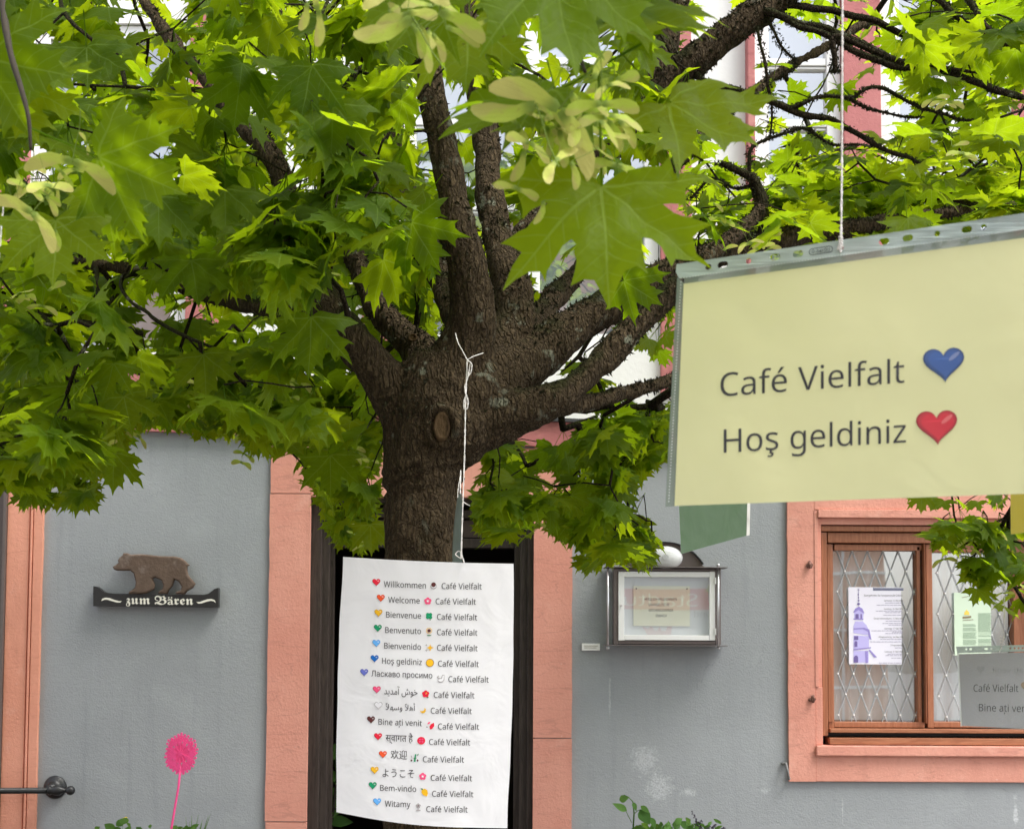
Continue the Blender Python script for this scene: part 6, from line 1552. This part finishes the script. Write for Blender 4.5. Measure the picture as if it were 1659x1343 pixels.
for a in ((118, 262, 1.2, -14, 88 * 1.2 * u, 5, 20, 0), (78, 300, 1.19, 25, 50 * 1.2 * u, 50, 10, 1), (52, 345, 1.18, -38, 74 * 1.2 * u, 10, 0, 2), (140, 232, 1.23, -75, 22 * 1.2 * u, 30, 0, 3), (75, 315, 1.22, -20, 34 * 1.2 * u, 40, 30, 4), (88, 372, 1.2, -66, 40 * 1.2 * u, 10, 0, 5), (18, 332, 1.2, -20, 46 * 1.2 * u, 20, 0, 1),
          (905, 178, 1.0, -34, 130 * u, 25, 10, 0), (868, 168, .99, 200, 118 * u, 10, 0, 5), (975, 168, 1.0, 6, 72 * u, 10, 15, 1), (985, 190, 1.02, 2, 66 * u, 10, -20, 2), (858, 232, 1.0, -14, 58 * u, 40, 0, 3), (900, 262, 1.0, 58, 62 * u, 30, 0, 4), (925, 262, .98, -62, 50 * u, 20, 0, 6), (962, 128, 1.03, 78, 66 * u, 10, 0, 5), (985, 140, 1.02, 30, 44 * u, 20, 0, 2), (838, 305, 1.03, -12, 48 * u, 20, 0, 1), (880, 325, 1.02, -86, 44 * u, 10, 0, 7), (940, 240, 1.04, -50, 60 * u, 20, 0, 0), (1000, 268, 1.05, -8, 60 * u, 20, 10, 3), (850, 245, 1.02, -100, 60 * u, 10, 0, 6),
          (668, 28, .96, -148, 108 * u, 10, 0, 5), (712, 20, .96, -10, 92 * u, 10, 20, 5), (655, -18, .95, 8, 80 * u, 10, 0, 0), (672, 45, .98, -60, 54 * u, 20, 0, 6), (700, 55, .98, -40, 50 * u, 20, 0, 7), (515, 18, 1.0, -80, 62 * u, 30, 10, 1), (498, 5, 1.0, -95, 50 * u, 20, 0, 6), (790, -5, 1.0, -20, 50 * u, 20, 0, 2)):
    samara(*a)
rh = random.Random(77)
for (x, y, Y, n, sp, sz) in ((925, 205, 1.01, 30, 46, 62), (80, 305, 1.22, 12, 34, 42), (680, 15, .99, 12, 50, 60)):
    for k in range(n): samara(x + rh.gauss(0, sp), y + rh.gauss(0, sp * .7), Y + rh.uniform(.0, .05), rh.uniform(-80, 20), sz * rh.uniform(.75, 1.15) * Y * u, rh.uniform(-50, 50), rh.uniform(-40, 40), rh.randrange(8))
rs = random.Random(21)
for (x, y, Y, n, sp) in ((55, 480, 2.0, 5, 34), (405, 318, 2.3, 2, 26), (480, 285, 2.3, 3, 30), (455, 620, 2.5, 7, 34), (570, 735, 2.8, 8, 34), (590, 865, 3.0, 5, 24), (395, 715, 2.7, 6, 40), (160, 715, 2.6, 5, 40), (205, 700, 2.7, 3, 24), (855, 822, 3.0, 4, 30), (1165, 385, 2.4, 6, 50), (1240, 395, 2.5, 5, 40), (1520, 165, 2.5, 3, 20), (1580, 880, 3.2, 8, 50), (1630, 940, 3.25, 6, 44), (620, 590, 2.9, 3, 30), (1540, 250, 2.3, 3, 30), (330, 640, 2.4, 4, 40), (520, 455, 2.3, 3, 30)):
    for k in range(n): samara(x + rs.gauss(0, sp * .5), y + rs.gauss(0, sp * .35), Y + rs.uniform(-.05, .05), rs.uniform(-40, 40), rs.uniform(.026, .038), rs.uniform(-50, 50), rs.uniform(-50, 50), rs.randrange(8))

# ---- moss and lichen tufts on the upper limbs
rm = random.Random(31); bm = bmesh.new()
def tuft(p, n_, s):
    for _ in range(3):
        d = (n_ + Vector((rm.gauss(0, .6), rm.gauss(0, .6), rm.gauss(0, .6)))).normalized(); sd_ = d.cross(Vector((rm.random(), rm.random(), rm.random()))).normalized() * s * .28
        q_ = p - n_ * .001; v1, v2, v3 = bm.verts.new(q_ - sd_), bm.verts.new(q_ + sd_), bm.verts.new(q_ + d * s * rm.uniform(.6, 1.3)); bm.faces.new((v1, v2, v3))
polys = tm2.polygons; np_ = len(polys); got = 0
for _ in range(60000):
    f = polys[rm.randrange(np_)]; c = tm2w[f.vertices[0]]
    if c.z < 1.95 or c.z > 3.3: continue
    q_ = proj(c); nrm = Vector(no[f.vertices[0]])
    pm = .10 + .5 * max(0, nrm.z)
    if q_[1] < 560: pm += .25
    if q_[0] > 1000: pm += .5
    if 620 < q_[0] < 700 and 590 < q_[1] < 700: pm += .5
    if mnoise.noise(c * 14) < .25 - pm * .6: continue
    if rm.random() > pm: continue
    tuft(c, nrm, rm.uniform(.004, .010)); got += 1
    if got > 9000: break
for (v, r_) in mossy_pts:
    for _ in range(20):
        d = Vector((rm.gauss(0, 1), rm.gauss(0, 1), rm.gauss(0, 1))).normalized()
        tuft(v + Vector((rm.uniform(-.01, .01), 0, 0)) + d * r_, d, rm.uniform(.002, .0058))
ms = obj('moss', bm, M['moss'], TREE); ms['kind'] = 'stuff'
print('total', len(bpy.data.objects))
